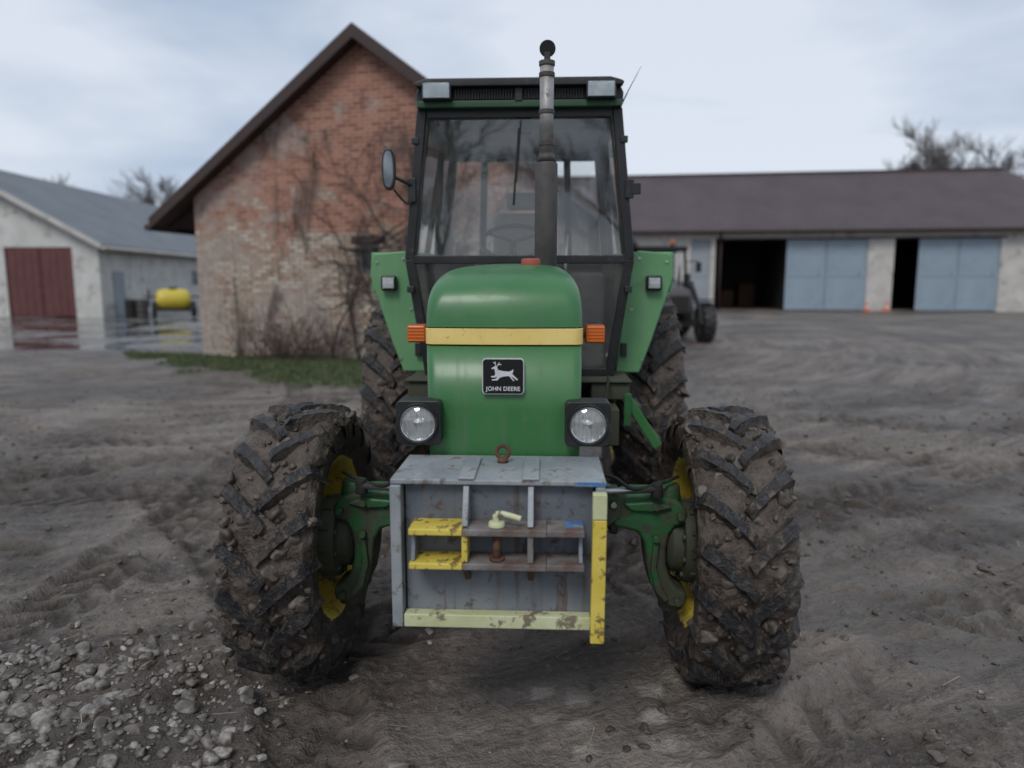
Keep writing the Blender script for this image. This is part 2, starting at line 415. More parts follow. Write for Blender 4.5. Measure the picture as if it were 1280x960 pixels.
pts[:,2]=gz(pts[:,0],pts[:,1]); scatter('mud_clods',pts,list(np.minimum(.035,.004+np.random.exponential(.007,len(pts)))),cm,.6,.35,.38)
n=500; pts=np.zeros((n,3)); pts[:,0]=np.random.uniform(-4,4,n); pts[:,1]=np.random.uniform(1.5,7,n); pts[:,2]=gz(pts[:,0],pts[:,1])
scatter('pebbles',pts,list(.004+np.random.exponential(.004,n)),gm,.6,.2,.35)

sv=[];sf=[]
for i in range(160):
    x=random.uniform(-3.5,4);y=random.uniform(1.6,7);a=random.uniform(0,3.14);L=random.uniform(.03,.16);w=.0018
    z=float(gz(np.array(x),np.array(y)))+.008; dx,dy=math.cos(a)*L/2,math.sin(a)*L/2; b=len(sv)
    px,py=-math.sin(a)*w,math.cos(a)*w
    sv+=[(x-dx-px,y-dy-py,z),(x+dx-px,y+dy-py,z+.006),(x+dx+px,y+dy+py,z+.006),(x-dx+px,y-dy+py,z)]; sf.append((b,b+1,b+2,b+3))
addmesh('straw',sv,sf,plain('straw_mat',(.33,.27,.17),.7))

gvv=[];gff=[]
xx=np.random.uniform(-10,1.5,120000); yy=np.random.uniform(9.5,17.3,120000)
keep=grassmask(xx,yy)>np.random.uniform(.1,1.1,120000); xx=xx[keep][:42000]; yy=yy[keep][:42000]; zz=gz(xx,yy)-.01
for x,y,z in zip(xx,yy,zz):
    a=random.uniform(0,6.28);h=random.uniform(.03,.10);w=random.uniform(.006,.014);b=len(gvv)
    lx,ly=random.gauss(0,.04),random.gauss(0,.04)
    gvv+=[(x-math.cos(a)*w,y-math.sin(a)*w,z),(x+math.cos(a)*w,y+math.sin(a)*w,z),(x+lx,y+ly,z+h)]; gff.append((b,b+1,b+2))
grm=islandmat('grass_blades',[(.035,.065,.016),(.06,.10,.028),(.09,.13,.04),(.14,.13,.065)],.7,.3,False)
me=bpy.data.meshes.new('grass_strip'); me.from_pydata(gvv,[],gff); me.materials.append(grm)
o=bpy.data.objects.new('grass_strip',me); scene.collection.objects.link(o)

# ---------------------------------------------------------------- tyres and wheels
def tyre_geo(Ro,W,rr,nl,lh,seed):
    rnd=random.Random(seed)
    h=W/2; Rb=Ro-lh
    prof=[(rr-.015,-.74*h),(rr+.005,-.80*h),(rr+.03,-.82*h),(rr+(Rb-rr)*.3,-.95*h),(rr+(Rb-rr)*.55,-1.0*h),(rr+(Rb-rr)*.78,-.985*h),(Rb-.035,-.94*h),(Rb-.016,-.86*h),(Rb-.008,-.65*h),(Rb-.002,-.35*h),(Rb,0)]
    prof=prof+[(r,-x) for r,x in prof[-2::-1]]
    fine=[]
    for i in range(len(prof)-1):
        for k in range(2): 
            t_=k/2; fine.append((prof[i][0]*(1-t_)+prof[i+1][0]*t_,prof[i][1]*(1-t_)+prof[i+1][1]*t_))
    fine.append(prof[-1]); m=len(fine); n=240
    vs=[];fs=[];mud=[]
    for j in range(n):
        t_=2*math.pi*j/n;c,s=math.cos(t_),math.sin(t_)
        for i,(r,x) in enumerate(fine):
            tread=1 if r>Rb-.05 else .3
            nz=mnoise.noise(Vector((x*12+seed*3,c*r*12,s*r*12)))+.6*mnoise.noise(Vector((x*33,c*r*33+seed,s*r*33)))
            r2=r+max(-.3,nz)*.030*tread
            vs.append((x+(0 if tread==1 else nz*.007*(1 if x>0 else -1)),-c*r2,s*r2)); mud.append((.9 if tread==1 else .5))
    for j in range(n):
        for i in range(m-1): fs.append((j*m+i,((j+1)%n)*m+i,((j+1)%n)*m+i+1,j*m+i+1))
    def rb(x):
        u=abs(x)/h
        return np.interp(u,[0,.35,.65,.86,.94,.99,1.03],[Rb,Rb-.002,Rb-.008,Rb-.018,Rb-.036,Rb-.075,Rb-.11])
    ns=14
    for side in(-1,1):
        for i in range(nl):
            ph0=2*math.pi*(i+(.5 if side>0 else 0))/nl+rnd.uniform(-.02,.02)
            row=[]; wearl=rnd.uniform(.86,1.04)
            for k in range(ns+1):
                u=k/ns; x=side*(-.06*h+u*1.07*h)
                arc=u**.85*h*1.05; phi=ph0+arc/Ro
                rbase=rb(x)-.012
                top=lh*(1 if u<.86 else 1-(u-.86)/.14*.55)*wearl*rnd.uniform(.92,1.0)
                if k==0: top*=.8
                rt=rb(x)+top
                wb=(.036+.020*u)*(Ro/.57)**.7; wt=wb*rnd.uniform(.62,.76)
                nrm=Vector((-.62*side,.78))
                wob=.006*mnoise.noise(Vector((x*30,phi*20,seed)))
                for (ww,rad) in((-wb,rbase),(-wt,rt),(wt,rt),(wb,rbase)):
                    xx=x+nrm.x*ww*.5; pp=phi+nrm.y*(ww+wob)/Ro*.75
                    nz=.008*mnoise.noise(Vector((xx*40,pp*25,seed+rad*30)))
                    r_=rad+nz
                    xx+=.005*mnoise.noise(Vector((xx*50,pp*30,seed+5)))
                    vs.append((xx,-math.cos(pp)*r_,math.sin(pp)*r_)); row.append(len(vs)-1)
                    mud.append(.85 if rad==rbase else (.0+.65*rnd.random()**2))
            for k in range(ns):
                a=row[k*4:k*4+4];b=row[k*4+4:k*4+8]
                for q in range(3): fs.append((a[q],b[q],b[q+1],a[q+1]))
            fs.append(tuple(row[:4])); fs.append(tuple(row[-4:]))
    return vs,fs,mud
def make_tyre(name,parent,loc,Ro,W,rr,nl,lh,seed):
    vs,fs,mud=tyre_geo(Ro,W,rr,nl,lh,seed)
    o=addmesh(name,vs,fs,'tyre',parent,smooth=True); o.location=loc
    o.modifiers.new('es','EDGE_SPLIT').split_angle=R(38)
    at=o.data.attributes.new('mud','FLOAT','POINT'); at.data.foreach_set('value',mud)
    r=random.Random(seed+50); P=[];S=[]
    for i in range(560):
        a=r.uniform(0,6.283); x=r.uniform(-.95,.95)*W/2; rad=Ro-lh-.002-.02*(abs(x)/(W/2))**3
        P.append((x,-math.cos(a)*rad,math.sin(a)*rad)); S.append(min(.038,.006+r.expovariate(1/.0105)))
    so_=scatter(name+'_mud_lumps',np.array(P),S,cm,1.0,.35,.5); so_.parent=parent; so_.location=loc
    return o
def rim(name,parent,loc,rr,W,side,mat='rimy'):
    h=W/2; s=side
    prof=[(rr+.012,-.80*h),(rr-.004,-.79*h),(rr-.02,-.72*h),(rr-.045,-.5*h),(rr-.05,.0),(rr-.05,.3*h),(rr-.06,.34*h),(rr*.55,.2*h),(rr*.42,.12*h),(.02,.12*h)]
    lathe(name+'_dish',[(r,x*s) for r,x in prof],mat,parent,64,loc)
    prof=[(rr-.05,.3*h),(rr-.045,.5*h),(rr-.02,.72*h),(rr-.004,.79*h),(rr+.012,.80*h)]
    lathe(name+'_outer',[(r,x*s) for r,x in prof],mat,parent,64,loc)

T=empty('farm_tractor',(-.010,2.95,0),-R(2.6))
RF=.578
for s,nm in((-1,'left'),(1,'right')):
    make_tyre(f'front_tyre_{nm}',T,(s*.882,0,RF-.012),RF,.36,.345,18,.044,3 if s<0 else 8)
    rim(f'front_rim_{nm}',T,(s*.882,0,RF-.012),.345,.36,s)
    make_tyre(f'rear_tyre_{nm}',T,(s*.835,2.3,.79),.80,.44,.44,23,.045,13 if s<0 else 18)
    rim(f'rear_rim_{nm}',T,(s*.835,2.3,.79),.44,.44,s)
    z0=.565
    lathe(f'hub_{nm}',[(.02,s*.66),(.10,s*.66),(.125,s*.68),(.13,s*.72),(.165,s*.725),(.172,s*.74),(.172,s*.80),(.15,s*.81),(.15,s*.87),(.02,s*.87)],'greend',T,40,(0,0,z0))
    for k in range(10):
        a=k*math.pi/5+.2
        cyl(f'hub_bolt_{nm}_{k}',(s*.712,math.cos(a)*.148,z0+math.sin(a)*.148),(s*.728,math.cos(a)*.148,z0+math.sin(a)*.148),.012,.012,'greend',T,6)
    for k in range(12):
        a=k*math.pi/6
        box(f'hub_rib_{nm}_{k}',(s*.77,math.cos(a)*.176,z0+math.sin(a)*.176),(.05,.012,.02),'greend',T,(a,0,0),.003)
    Cp=[(.43,.775),(.50,.80),(.60,.80),(.69,.775),(.735,.73),(.73,.67),(.685,.665),(.665,.63),(.652,.57),(.654,.50),(.672,.44),(.70,.40),(.745,.375),(.74,.315),(.68,.31),(.625,.345),(.588,.42),(.57,.51),(.562,.59),(.535,.635),(.48,.65),(.43,.66)]
    prism(f'swivel_housing_{nm}',[(s*x,z) for x,z in Cp],'y',-.115,.05,'greend',T,.018)
    prism(f'swivel_web_{nm}',[(s*x,z) for x,z in((.47,.765),(.60,.775),(.67,.75),(.60,.73),(.50,.735))],'y',-.135,-.112,'greend',T,.008)
    prism(f'swivel_rib_{nm}',[(s*x,z) for x,z in((.595,.60),(.62,.60),(.61,.50),(.635,.41),(.665,.36),(.65,.345),(.61,.39),(.585,.49))],'y',-.135,-.112,'greend',T,.006)
    for q,(x,z) in enumerate(((.60,.755),(.70,.715),(.605,.62),(.70,.35))): cyl(f'swivel_bolt_{nm}_{q}',(s*x,-.15,z),(s*x,-.11,z),.014,.014,'greend',T,6)
    cyl(f'kingpin_top_{nm}',(s*.66,-.03,.76),(s*.66,-.03,.825),.06,.05,'greend',T,20,.006)
    cyl(f'kingpin_bottom_{nm}',(s*.69,-.03,.28),(s*.69,-.03,.34),.05,.06,'greend',T,20,.006)
    cyl(f'axle_tube_{nm}',(s*.10,0,.68),(s*.50,0,.70),.085,.065,'greend',T,24)
    lathe(f'axle_flange_{nm}',[(.06,s*.42),(.10,s*.425),(.105,s*.44),(.105,s*.455),(.06,s*.46)],'greend',T,32,(0,0,.70))
    for k in range(8):
        a=k*math.pi/4+.3
        cyl(f'flange_bolt_{nm}_{k}',(s*.405,math.cos(a)*.085,.70+math.sin(a)*.085),(s*.425,math.cos(a)*.085,.70+math.sin(a)*.085),.011,.011,'steel',T,6)
    prism(f'axle_bracket_{nm}',[(s*.26,.62),(s*.40,.65),(s*.46,.70),(s*.47,.76),(s*.43,.83),(s*.36,.855),(s*.30,.85),(s*.26,.80)],'y',-.12,-.07,'greend',T,.01)
    for q,(x,z) in enumerate(((.36,.81),(.43,.76),(.38,.69))): cyl(f'bracket_bolt_{nm}_{q}',(s*x,-.14,z),(s*x,-.118,z),.013,.013,'steel',T,6)
    cyl(f'tie_rod_{nm}',(s*.20,-.16,.815),(s*.60,-.16,.835),.013,.013,'steel',T,12)
    cyl(f'steer_cylinder_{nm}',(s*.05,-.16,.81),(s*.33,-.16,.82),.026,.026,'blackm',T,16)
    cyl(f'ball_joint_{nm}',(s*.60,-.15,.80),(s*.60,-.15,.86),.026,.022,'blackm',T,16,.004)
    tube(f'steering_hose_{nm}',smoothpath([(s*.30,-.1,.88),(s*.42,-.14,.88),(s*.5,-.17,.84),(s*.60,-.14,.85),(s*.70,-.05,.86)],6),.008,'blackm',T)
cyl('axle_centre_housing',(-.16,.02,.66),(.16,.02,.66),.15,.15,'greend',T,32,.02)
bx('front_frame',-.17,.17,-.42,.9,.72,.98,'greend',T,.01)
bx('engine_block',-.2,.2,-.1,1.2,.62,1.42,'greend',T,.02)
bx('gearbox',-.22,.22,1.15,2.3,.5,1.1,'greend',T,.03)
cyl('rear_axle_housing',(-.62,2.3,.79),(.62,2.3,.79),.13,.13,'greend',T,24)
bx('sump',-.14,.14,.1,1.1,.42,.64,'blackm',T,.02)
cyl('drive_shaft',(.05,.1,.6),(.05,1.2,.55),.03,.03,'blackm',T,12)

def plan(w,yf,rear,rc,bul=.012,n=8):
    pts=[(-w,rear),(-w,(rear+yf)/2),(-w,yf+rc)]
    for k in range(1,n+1):
        a=math.pi/2*k/n; pts.append((-w+rc-rc*math.cos(a),yf+rc-rc*math.sin(a)))
    m_=8
    for k in range(1,m_):
        u=k/m_; x=(-w+rc)+(2*w-2*rc)*u; pts.append((x,yf-bul*math.sin(math.pi*u)))
    for k in range(0,n):
        a=math.pi/2*(1-k/n); pts.append((w-rc+rc*math.cos(a),yf+rc-rc*math.sin(a)))
    pts+=[(w,yf+rc),(w,(rear+yf)/2),(w,rear)]
    return pts
def ringloft(name,rings,mat,cap=True,parent=T,slope=0,smooth=True):
    vs=[];fs=[];n=len(rings[0][1])
    for z,P in rings:
        for x,y in P: vs.append((x,y,z+slope*max(0,y+.44)))
    for k in range(len(rings)-1):
        for i in range(n-1): fs.append((k*n+i,k*n+i+1,(k+1)*n+i+1,(k+1)*n+i))
    if cap:
        b=(len(rings)-1)*n
        for i in range(n//2): 
            j=n-1-i
            if j-1>i+1: fs.append((b+i,b+i+1,b+j-1,b+j))
            elif j-1==i+1: fs.append((b+i,b+i+1,b+j))
    return addmesh(name,vs,fs,mat,parent,smooth=smooth)
rg=[(1.499,.279,-.445,.04),(1.53,.279,-.443,.045),(1.57,.278,-.436,.05),(1.605,.274,-.424,.06),(1.635,.266,-.404,.07),(1.660,.254,-.372,.085),(1.680,.238,-.328,.10),(1.694,.218,-.272,.10),(1.703,.192,-.20,.09),(1.709,.150,-.13,.07),(1.711,.09,-.05,.05)]
o=ringloft('hood_cap',[(z,plan(w,yf,1.06,rc,.014)) for z,w,yf,rc in rg],'green',True,T,.034)
sd=o.modifiers.new('s','SUBSURF'); sd.levels=1; sd.render_levels=1
nose=[(.93,plan(.272,-.432,.0,.035)),(1.2,plan(.277,-.438,.0,.035)),(1.432,plan(.278,-.442,.0,.035))]
ringloft('nose_panel',nose,'green',True)
st=[(1.438,plan(.2785,-.443,.0,.036)),(1.439,plan(.281,-.446,.0,.038)),(1.493,plan(.281,-.446,.0,.038)),(1.495,plan(.2785,-.443,.0,.036))]
ringloft('yellow_band',st,'yellow',False,smooth=False)
for s in(-1,1):
    bx(f'hood_side_{s}',s*.262,s*.276,.0,1.06,1.2,1.52,'green',T,.004)
    bx(f'side_screen_{s}',s*.25,s*.262,.0,1.0,.98,1.21,'blackm',T,.002)
    cyl(f'nose_screw_{s}',(s*.245,-.452,1.10),(s*.245,-.43,1.10),.008,.008,'steel',T,10)
def rrect(w,h,r,n=6):
    P=[]
    for cx,cy,a0 in((w-r,h-r,0),(-w+r,h-r,90),(-w+r,-h+r,180),(w-r,-h+r,270)):
        for k in range(n+1):
            a=R(a0+90*k/n); P.append((cx+r*math.cos(a),cy+r*math.sin(a)))
    return P
bz=1.328
prism('badge_plate',[(x,z+bz) for x,z in rrect(.074,.064,.014)],'y',-.468,-.44,'badgew',T)
prism('badge_field',[(x,z+bz) for x,z in rrect(.0705,.0605,.011)],'y',-.4715,-.4682,'badge',T)
deer=[[(-.55,.12),(-.38,.36),(-.05,.28),(.35,.24),(.52,.30),(.66,.42),(.64,.22),(.58,.08),(.74,-.1),(.98,-.34),(.90,-.40),(.60,-.16),(.5,-.12),(.72,-.42),(.66,-.46),(.36,-.08),(.0,-.12),(-.25,-.2),(-.42,-.40),(-.78,-.42),(-.80,-.34),(-.52,-.30),(-.42,-.12),(-.62,-.20),(-.86,-.16),(-.85,-.09),(-.62,-.08)],
 [(-.56,.1),(-.36,.34),(-.46,.62),(-.56,.66),(-.82,.50),(-.80,.43),(-.62,.44)],
 [(-.50,.62),(-.30,.92),(-.25,.90),(-.44,.60)],[(-.40,.76),(-.14,.80),(-.14,.75),(-.40,.70)],[(-.56,.64),(-.60,.98),(-.54,.98),(-.51,.64)],[(-.56,.8),(-.72,.9),(-.70,.94),(-.56,.86)]]
for i,P in enumerate(deer):
    prism(f'badge_deer_{i}',[(x*.052+.002,z*.048+bz+.006) for x,z in P],'y',-.4732-.0002*i,-.4716,'badgew',T)
tc=bpy.data.curves.new('badge_text','FONT'); tc.body='JOHN DEERE'; tc.size=.0205; tc.align_x='CENTER'; tc.extrude=.0007; tc.space_character=1.03; tc.offset=.0004
tc.materials.append(M['badgew']); to=bpy.data.objects.new('badge_text',tc); scene.collection.objects.link(to); to.parent=T
to.location=(0,-.4725,bz-.050); to.rotation_euler=(R(90),0,0)
for s in(-1,1):
    cx,cz=s*.298,1.165
    prism(f'headlight_housing_{s}',[(x+cx,z+cz) for x,z in rrect(.080,.079,.02)],'y',-.50,-.40,'black',T,.004)
    lathe(f'headlight_bezel_{s}',[(.060,-.498),(.062,-.514),(.069,-.516),(.072,-.508),(.073,-.499)],'black',T,40,(cx,0,cz),'y')
    lathe(f'headlight_ring_{s}',[(.0585,-.504),(.0595,-.511),(.0625,-.512),(.0635,-.505)],'chrome',T,40,(cx,0,cz),'y')
    lathe(f'headlight_reflector_{s}',[(.0585,-.5035),(.05,-.5025),(.03,-.5015),(.001,-.501)],'refl',T,40,(cx,0,cz),'y')
    lathe(f'headlight_bulb_cover_{s}',[(.016,-.502),(.015,-.509),(.009,-.512),(.001,-.513)],'chrome',T,24,(cx,0,cz),'y')
    lathe(f'headlight_lens_{s}',[(.0585,-.507),(.045,-.516),(.025,-.521),(.001,-.523)],'lens',T,40,(cx,0,cz),'y')
    bx(f'headlight_bracket_{s}',s*.2,s*.30,-.42,-.36,1.11,1.19,'black',T)
    bx(f'indicator_body_{s}',s*.295,s*.368,-.30,-.24,1.432,1.50,'amberside',T,.008)
    bx(f'indicator_lens_{s}',s*.297,s*.366,-.325,-.302,1.434,1.498,'orange',T,.008)
    for k in range(5):
        bx(f'indicator_rib_{s}_{k}',s*.301,s*.362,-.3275,-.3255,1.440+k*.012,1.444+k*.012,'orange',T,.0005)
    bx(f'indicator_arm_{s}',s*.275,s*.30,-.29,-.26,1.45,1.475,'black',T,.003)

cyl('muffler',(.148,.42,1.70),(.148,.42,2.20),.052,.052,'muff',T,28,.01)
cyl('muffler_neck',(.148,.42,2.20),(.148,.42,2.24),.046,.033,'muff',T,24)
cyl('exhaust_pipe',(.148,.42,2.23),(.148,.42,2.625),.0315,.0315,'exh',T,24)
for z in(2.27,2.41,2.57): 
    lathe(f'exhaust_clamp_{z}',[(.032,z),(.036,z+.002),(.036,z+.018),(.032,z+.02)],'muff',T,24,(.148,.42,0),'z')
lathe('exhaust_lip',[(.0315,2.615),(.036,2.62),(.036,2.638),(.027,2.64)],'muff',T,24,(.148,.42,0),'z')
cyl('rain_cap',(.150,.385,2.682),(.150,.393,2.684),.036,.036,'black',T,28,.002)
bx('rain_cap_hinge',.135,.163,.388,.41,2.63,2.67,'black',T,.003)
cyl('filler_cap',(.085,.1,1.715),(.085,.1,1.756),.042,.040,'redcap',T,24,.006)

# cab
A=(.527,1.07,2.58);B=(.612,1.09,1.785);Cc=(.515,1.12,1.135)
def bar(name,p,q,w,d,mat,parent=T,bevel=.004):
    p=Vector(p);q=Vector(q);z=(q-p).normalized(); y=Vector((0,1,0))
    if abs(z.dot(y))>.95: y=Vector((0,0,1))
    x=y.cross(z).normalized(); y=z.cross(x)
    vs=[pt+x*sx*w/2+y*sy*d/2 for pt in(p,q) for sx,sy in((-1,-1),(1,-1),(1,1),(-1,1))]
    fs=[(0,1,2,3),(7,6,5,4)]+[(i,(i+1)%4,4+(i+1)%4,4+i) for i in range(4)]
    return addmesh(name,vs,fs,mat,parent,bevel=bevel)
def quad(name,pts,mat,parent=T): return addmesh(name,pts,[tuple(range(len(pts)))],mat,parent)
yr=2.42
for s in(-1,1):
    a=(s*A[0],A[1],A[2]);b=(s*B[0],B[1],B[2]);c=(s*Cc[0],Cc[1],Cc[2])
    bar(f'front_post_upper_{s}',a,b,.05,.06,'black'); bar(f'front_post_lower_{s}',b,c,.05,.06,'black')
    bar(f'rear_post_{s}',(s*.527,yr,2.58),(s*.612,yr,1.60),.06,.06,'black')
    bar(f'door_post_{s}',(s*.529,1.85,2.58),(s*.613,1.85,1.2),.035,.04,'black')
    bar(f'side_rail_top_{s}',(s*.527,1.07,2.57),(s*.527,yr,2.57),.05,.05,'black')
    bar(f'side_rail_mid_{s}',(s*.612,1.1,1.785),(s*.612,yr,1.785),.05,.04,'black')
    bar(f'side_rail_low_{s}',(s*.52,1.12,1.14),(s*.56,1.9,1.14),.05,.05,'black')
    quad(f'side_glass_{s}',[(s*.527,1.09,2.56),(s*.612,1.11,1.80),(s*.612,yr,1.80),(s*.527,yr,2.56)],'glass')
    quad(f'side_glass_low_{s}',[(s*.610,1.11,1.77),(s*.517,1.13,1.15),(s*.55,1.83,1.15),(s*.612,1.83,1.77)],'glass')
    bar(f'screen_gasket_{s}',(s*.492,1.052,2.55),(s*.575,1.066,1.81),.012,.012,'blackm',bevel=.002)
    for z in(2.42,1.62): box(f'hinge_{s}_{z}',(s*(.565 if z>2 else .605),1.05,z),(.04,.03,.035),'black',T)
    quad(f'lower_pane_{s}',[(s*.18,1.10,1.77),(s*.59,1.095,1.77),(s*.50,1.118,1.16),(s*.18,1.118,1.16)],'frontglass')
bar('screen_top_rail',(-.5,1.065,2.567),(.5,1.065,2.567),.06,.045,'black')
bar('screen_mid_rail',(-.59,1.085,1.785),(.59,1.085,1.785),.045,.04,'black')
bar('screen_low_rail',(-.5,1.115,1.15),(.5,1.115,1.15),.05,.05,'black')
quad('windscreen',[(-.51,1.07,2.55),(.51,1.07,2.55),(.595,1.085,1.80),(-.595,1.085,1.80)],'frontglass')
bar('rear_rail_top',(-.5,yr,2.565),(.5,yr,2.565),.06,.05,'black')
bar('rear_rail_mid',(-.59,yr,1.78),(.59,yr,1.78),.06,.05,'black')
for s in(-1,1): bar(f'rear_mullion_{s}',(s*.30,yr,2.55),(s*.32,yr,1.79),.05,.04,'black')
quad('rear_glass',[(-.51,yr-.01,2.55),(.51,yr-.01,2.55),(.595,yr-.01,1.80),(-.595,yr-.01,1.80)],'glass')
prism('rear_lower_panel',[(-.6,1.75),(.6,1.75),(.56,1.15),(-.56,1.15)],'y',yr-.02,yr+.02,'trim',T)
prism('firewall',[(-.26,1.74),(.26,1.74),(.26,1.0),(-.26,1.0)],'y',1.13,1.16,'blackm',T)
bx('cab_floor',-.56,.56,1.12,2.42,1.06,1.12,'trim',T)
bar('wiper_arm',(.01,1.045,2.53),(-.015,1.05,2.20),.008,.008,'black',bevel=.001)
bar('wiper_blade',(-.0,1.042,2.48),(-.03,1.05,2.08),.010,.012,'blackm',bevel=.001)
box('wiper_motor',(.02,1.13,2.51),(.09,.09,.07),'blackm',T)
z_=-.022
def zs(P): return [(x,z+z_) for x,z in P]
prism('roof_shell',zs([(-.552,2.61),(.552,2.61),(.556,2.68),(.535,2.722),(.48,2.738),(-.48,2.738),(-.535,2.722),(-.556,2.68)]),'y',1.02,2.52,'black',T,.012)
prism('roof_brow',zs([(-.554,2.716),(-.535,2.727),(-.48,2.742),(.48,2.742),(.535,2.727),(.554,2.716),(.54,2.70),(-.54,2.70)]),'y',.955,1.018,'black',T,.006)
bx('roof_green_lip',-.545,.545,.99,1.045,2.600+z_,2.638+z_,'dkgreen',T,.006)
bx('roof_vent_recess',-.35,.35,1.0,1.03,2.642+z_,2.70+z_,'blackm',T,.002)
for k in range(46):
    x=-.335+k*.0149
    if abs(x)<.03: continue
    box(f'vent_fin_{k}',(x,.995,2.668+z_),(.004,.012,.05),'black',T,bevel=0)
bx('roof_centre_post',-.02,.02,.985,1.0,2.63+z_,2.70+z_,'black',T)
for s in(-1,1):
    cx=s*.432
    bx(f'work_lamp_frame_{s}',cx-.078,cx+.078,.952,1.01,2.632+z_,2.722+z_,'black',T,.008)
    bx(f'work_lamp_reflector_{s}',cx-.068,cx+.068,.9475,.9515,2.642+z_,2.714+z_,'refl',T,.004)
    bx(f'work_lamp_lens_{s}',cx-.070,cx+.070,.938,.944,2.640+z_,2.716+z_,'lens',T,.002)
bx('seat_cushion',-.24,.24,1.75,2.15,1.52,1.64,'seat',T,.04)
bx('seat_back',-.22,.18,2.1,2.22,1.62,2.14,'seat',T,.05)
bx('seat_headrest',-.13,.09,2.12,2.20,2.16,2.28,'seat',T,.03)
bx('seat_base',-.15,.15,1.8,2.1,1.12,1.52,'blackm',T)
bx('dashboard',-.26,.22,1.17,1.42,1.45,1.80,'trim',T,.03)
bx('side_console',.3,.52,1.5,2.3,1.12,1.72,'trim',T,.03)
cyl('steering_column',(-.06,1.35,1.7),(-.05,1.55,1.90),.025,.02,'blackm',T,12)
cxs=Vector((-.05,1.56,1.91)); nn=Vector((0,-.55,.83)).normalized(); aa=Vector((1,0,0)); bb=nn.cross(aa)
tube('steering_wheel',[cxs+aa*math.cos(2*math.pi*k/40)*.2+bb*math.sin(2*math.pi*k/40)*.2 for k in range(40)],.014,'black',T,True)
for k in range(3):
    a_=2*math.pi*k/3+.5; tube(f'steering_spoke_{k}',[cxs,cxs+aa*math.cos(a_)*.2+bb*math.sin(a_)*.2],.01,'black',T)
cyl('gear_lever',(.25,1.5,1.4),(.28,1.45,1.95),.008,.008,'steel',T,8); cyl('gear_knob',(.28,1.45,1.95),(.28,1.45,1.99),.018,.018,'blackm',T,12)
tube('mirror_arm',smoothpath([(-.575,1.05,2.18),(-.62,1.02,2.20),(-.655,1.0,2.215),(-.69,.99,2.23)],4),.010,'black',T)
tube('mirror_arm_low',smoothpath([(-.575,1.05,2.10),(-.62,1.03,2.09),(-.68,1.0,2.16)],4),.006,'black',T)
box('mirror_bracket',(-.588,1.05,2.16),(.045,.03,.13),'black',T)
P=[];mz=2.262
for k in range(28):
    a_=2*math.pi*k/28; P.append((-.700+.038*math.copysign(abs(math.cos(a_))**.75,math.cos(a_)),mz+.110*math.copysign(abs(math.sin(a_))**.8,math.sin(a_))))
prism('mirror_shell',P,'y',.97,1.0,'black',T,.008)
prism('mirror_glass',[((x+.700)*.68-.700,(z-mz)*.86+mz) for x,z in P],'y',.966,.9695,'mirrorg',T)
box('right_bracket',(.60,1.05,2.16),(.045,.03,.10),'black',T); box('right_bracket_arm',(.635,1.04,2.16),(.05,.02,.06),'black',T)
tube('antenna',[(.565,1.25,2.64),(.60,1.2,2.71),(.66,1.15,2.82)],[.005,.0025,.001],'black',T)
for s in(-1,1):
    y0=1.34
    fp=[(s*.905,1.70),(s*.895,1.80),(s*.875,1.83),(s*.69,1.845),(s*.645,1.78),(s*.575,1.12),(s*.715,1.12),(s*.78,1.30),(s*.875,1.60)]
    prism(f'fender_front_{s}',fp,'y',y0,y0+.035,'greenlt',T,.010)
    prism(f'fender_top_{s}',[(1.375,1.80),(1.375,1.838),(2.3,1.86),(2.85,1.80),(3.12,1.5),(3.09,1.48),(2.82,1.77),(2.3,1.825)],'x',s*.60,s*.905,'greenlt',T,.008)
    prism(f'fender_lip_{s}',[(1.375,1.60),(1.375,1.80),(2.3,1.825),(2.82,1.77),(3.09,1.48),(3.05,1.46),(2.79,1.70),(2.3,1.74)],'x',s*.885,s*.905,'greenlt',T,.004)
    bx(f'fender_inner_{s}',s*.56,s*.60,1.38,2.9,1.0,1.80,'greend',T,.004)
    cx=s*.785; cz=1.655
    bx(f'fender_lamp_housing_{s}',cx-.047,cx+.047,y0-.05,y0-.002,cz-.044,cz+.044,'black',T,.012)
    bx(f'fender_lamp_reflector_{s}',cx-.032,cx+.032,y0-.054,y0-.0505,cz-.029,cz+.029,'refl',T,.006)
    bx(f'fender_lamp_lens_{s}',cx-.034,cx+.034,y0-.060,y0-.056,cz-.031,cz+.031,'lens',T,.002)
    bx(f'fender_latch_{s}',s*.60,s*.635,1.30,1.345,1.22,1.30,'black',T)
    for q,(x,z) in enumerate(((.86,1.78),(.70,1.80),(.66,1.5),(.73,1.20))): cyl(f'fender_bolt_{s}_{q}',(s*x,y0-.008,z),(s*x,y0+.002,z),.009,.009,'steel',T,8)
    bx(f'platform_{s}',s*.40,s*.61,.92,1.5,1.02,1.115,'greend',T,.01)
    bx(f'platform_plate_{s}',s*.30,s*.62,.90,1.45,1.118,1.130,'greend',T,.003)
bar('step_rail_1',(.555,.93,1.10),(.775,.93,.76),.05,.016,'green'); bar('step_rail_2',(.555,1.17,1.10),(.775,1.17,.76),.05,.016,'green')
for k,(x,z) in enumerate(((.63,.98),(.74,.80))): bx(f'step_tread_{k}',x-.04,x+.05,.93,1.17,z-.01,z+.01,'greend',T,.002)
bar('step_strap',(.60,.90,1.06),(.60,.90,.88),.04,.01,'greend')
bar('step_rail_3',(-.555,1.10,1.10),(-.60,1.10,.72),.05,.016,'greend')
bx('tool_box',.36,.54,.75,1.15,.80,1.0,'greend',T,.01)
tube('brake_pipe',smoothpath([(.33,.5,1.05),(.42,.6,1.0),(.48,.8,1.12),(.5,1.0,1.14)],5),.008,'blackm',T)
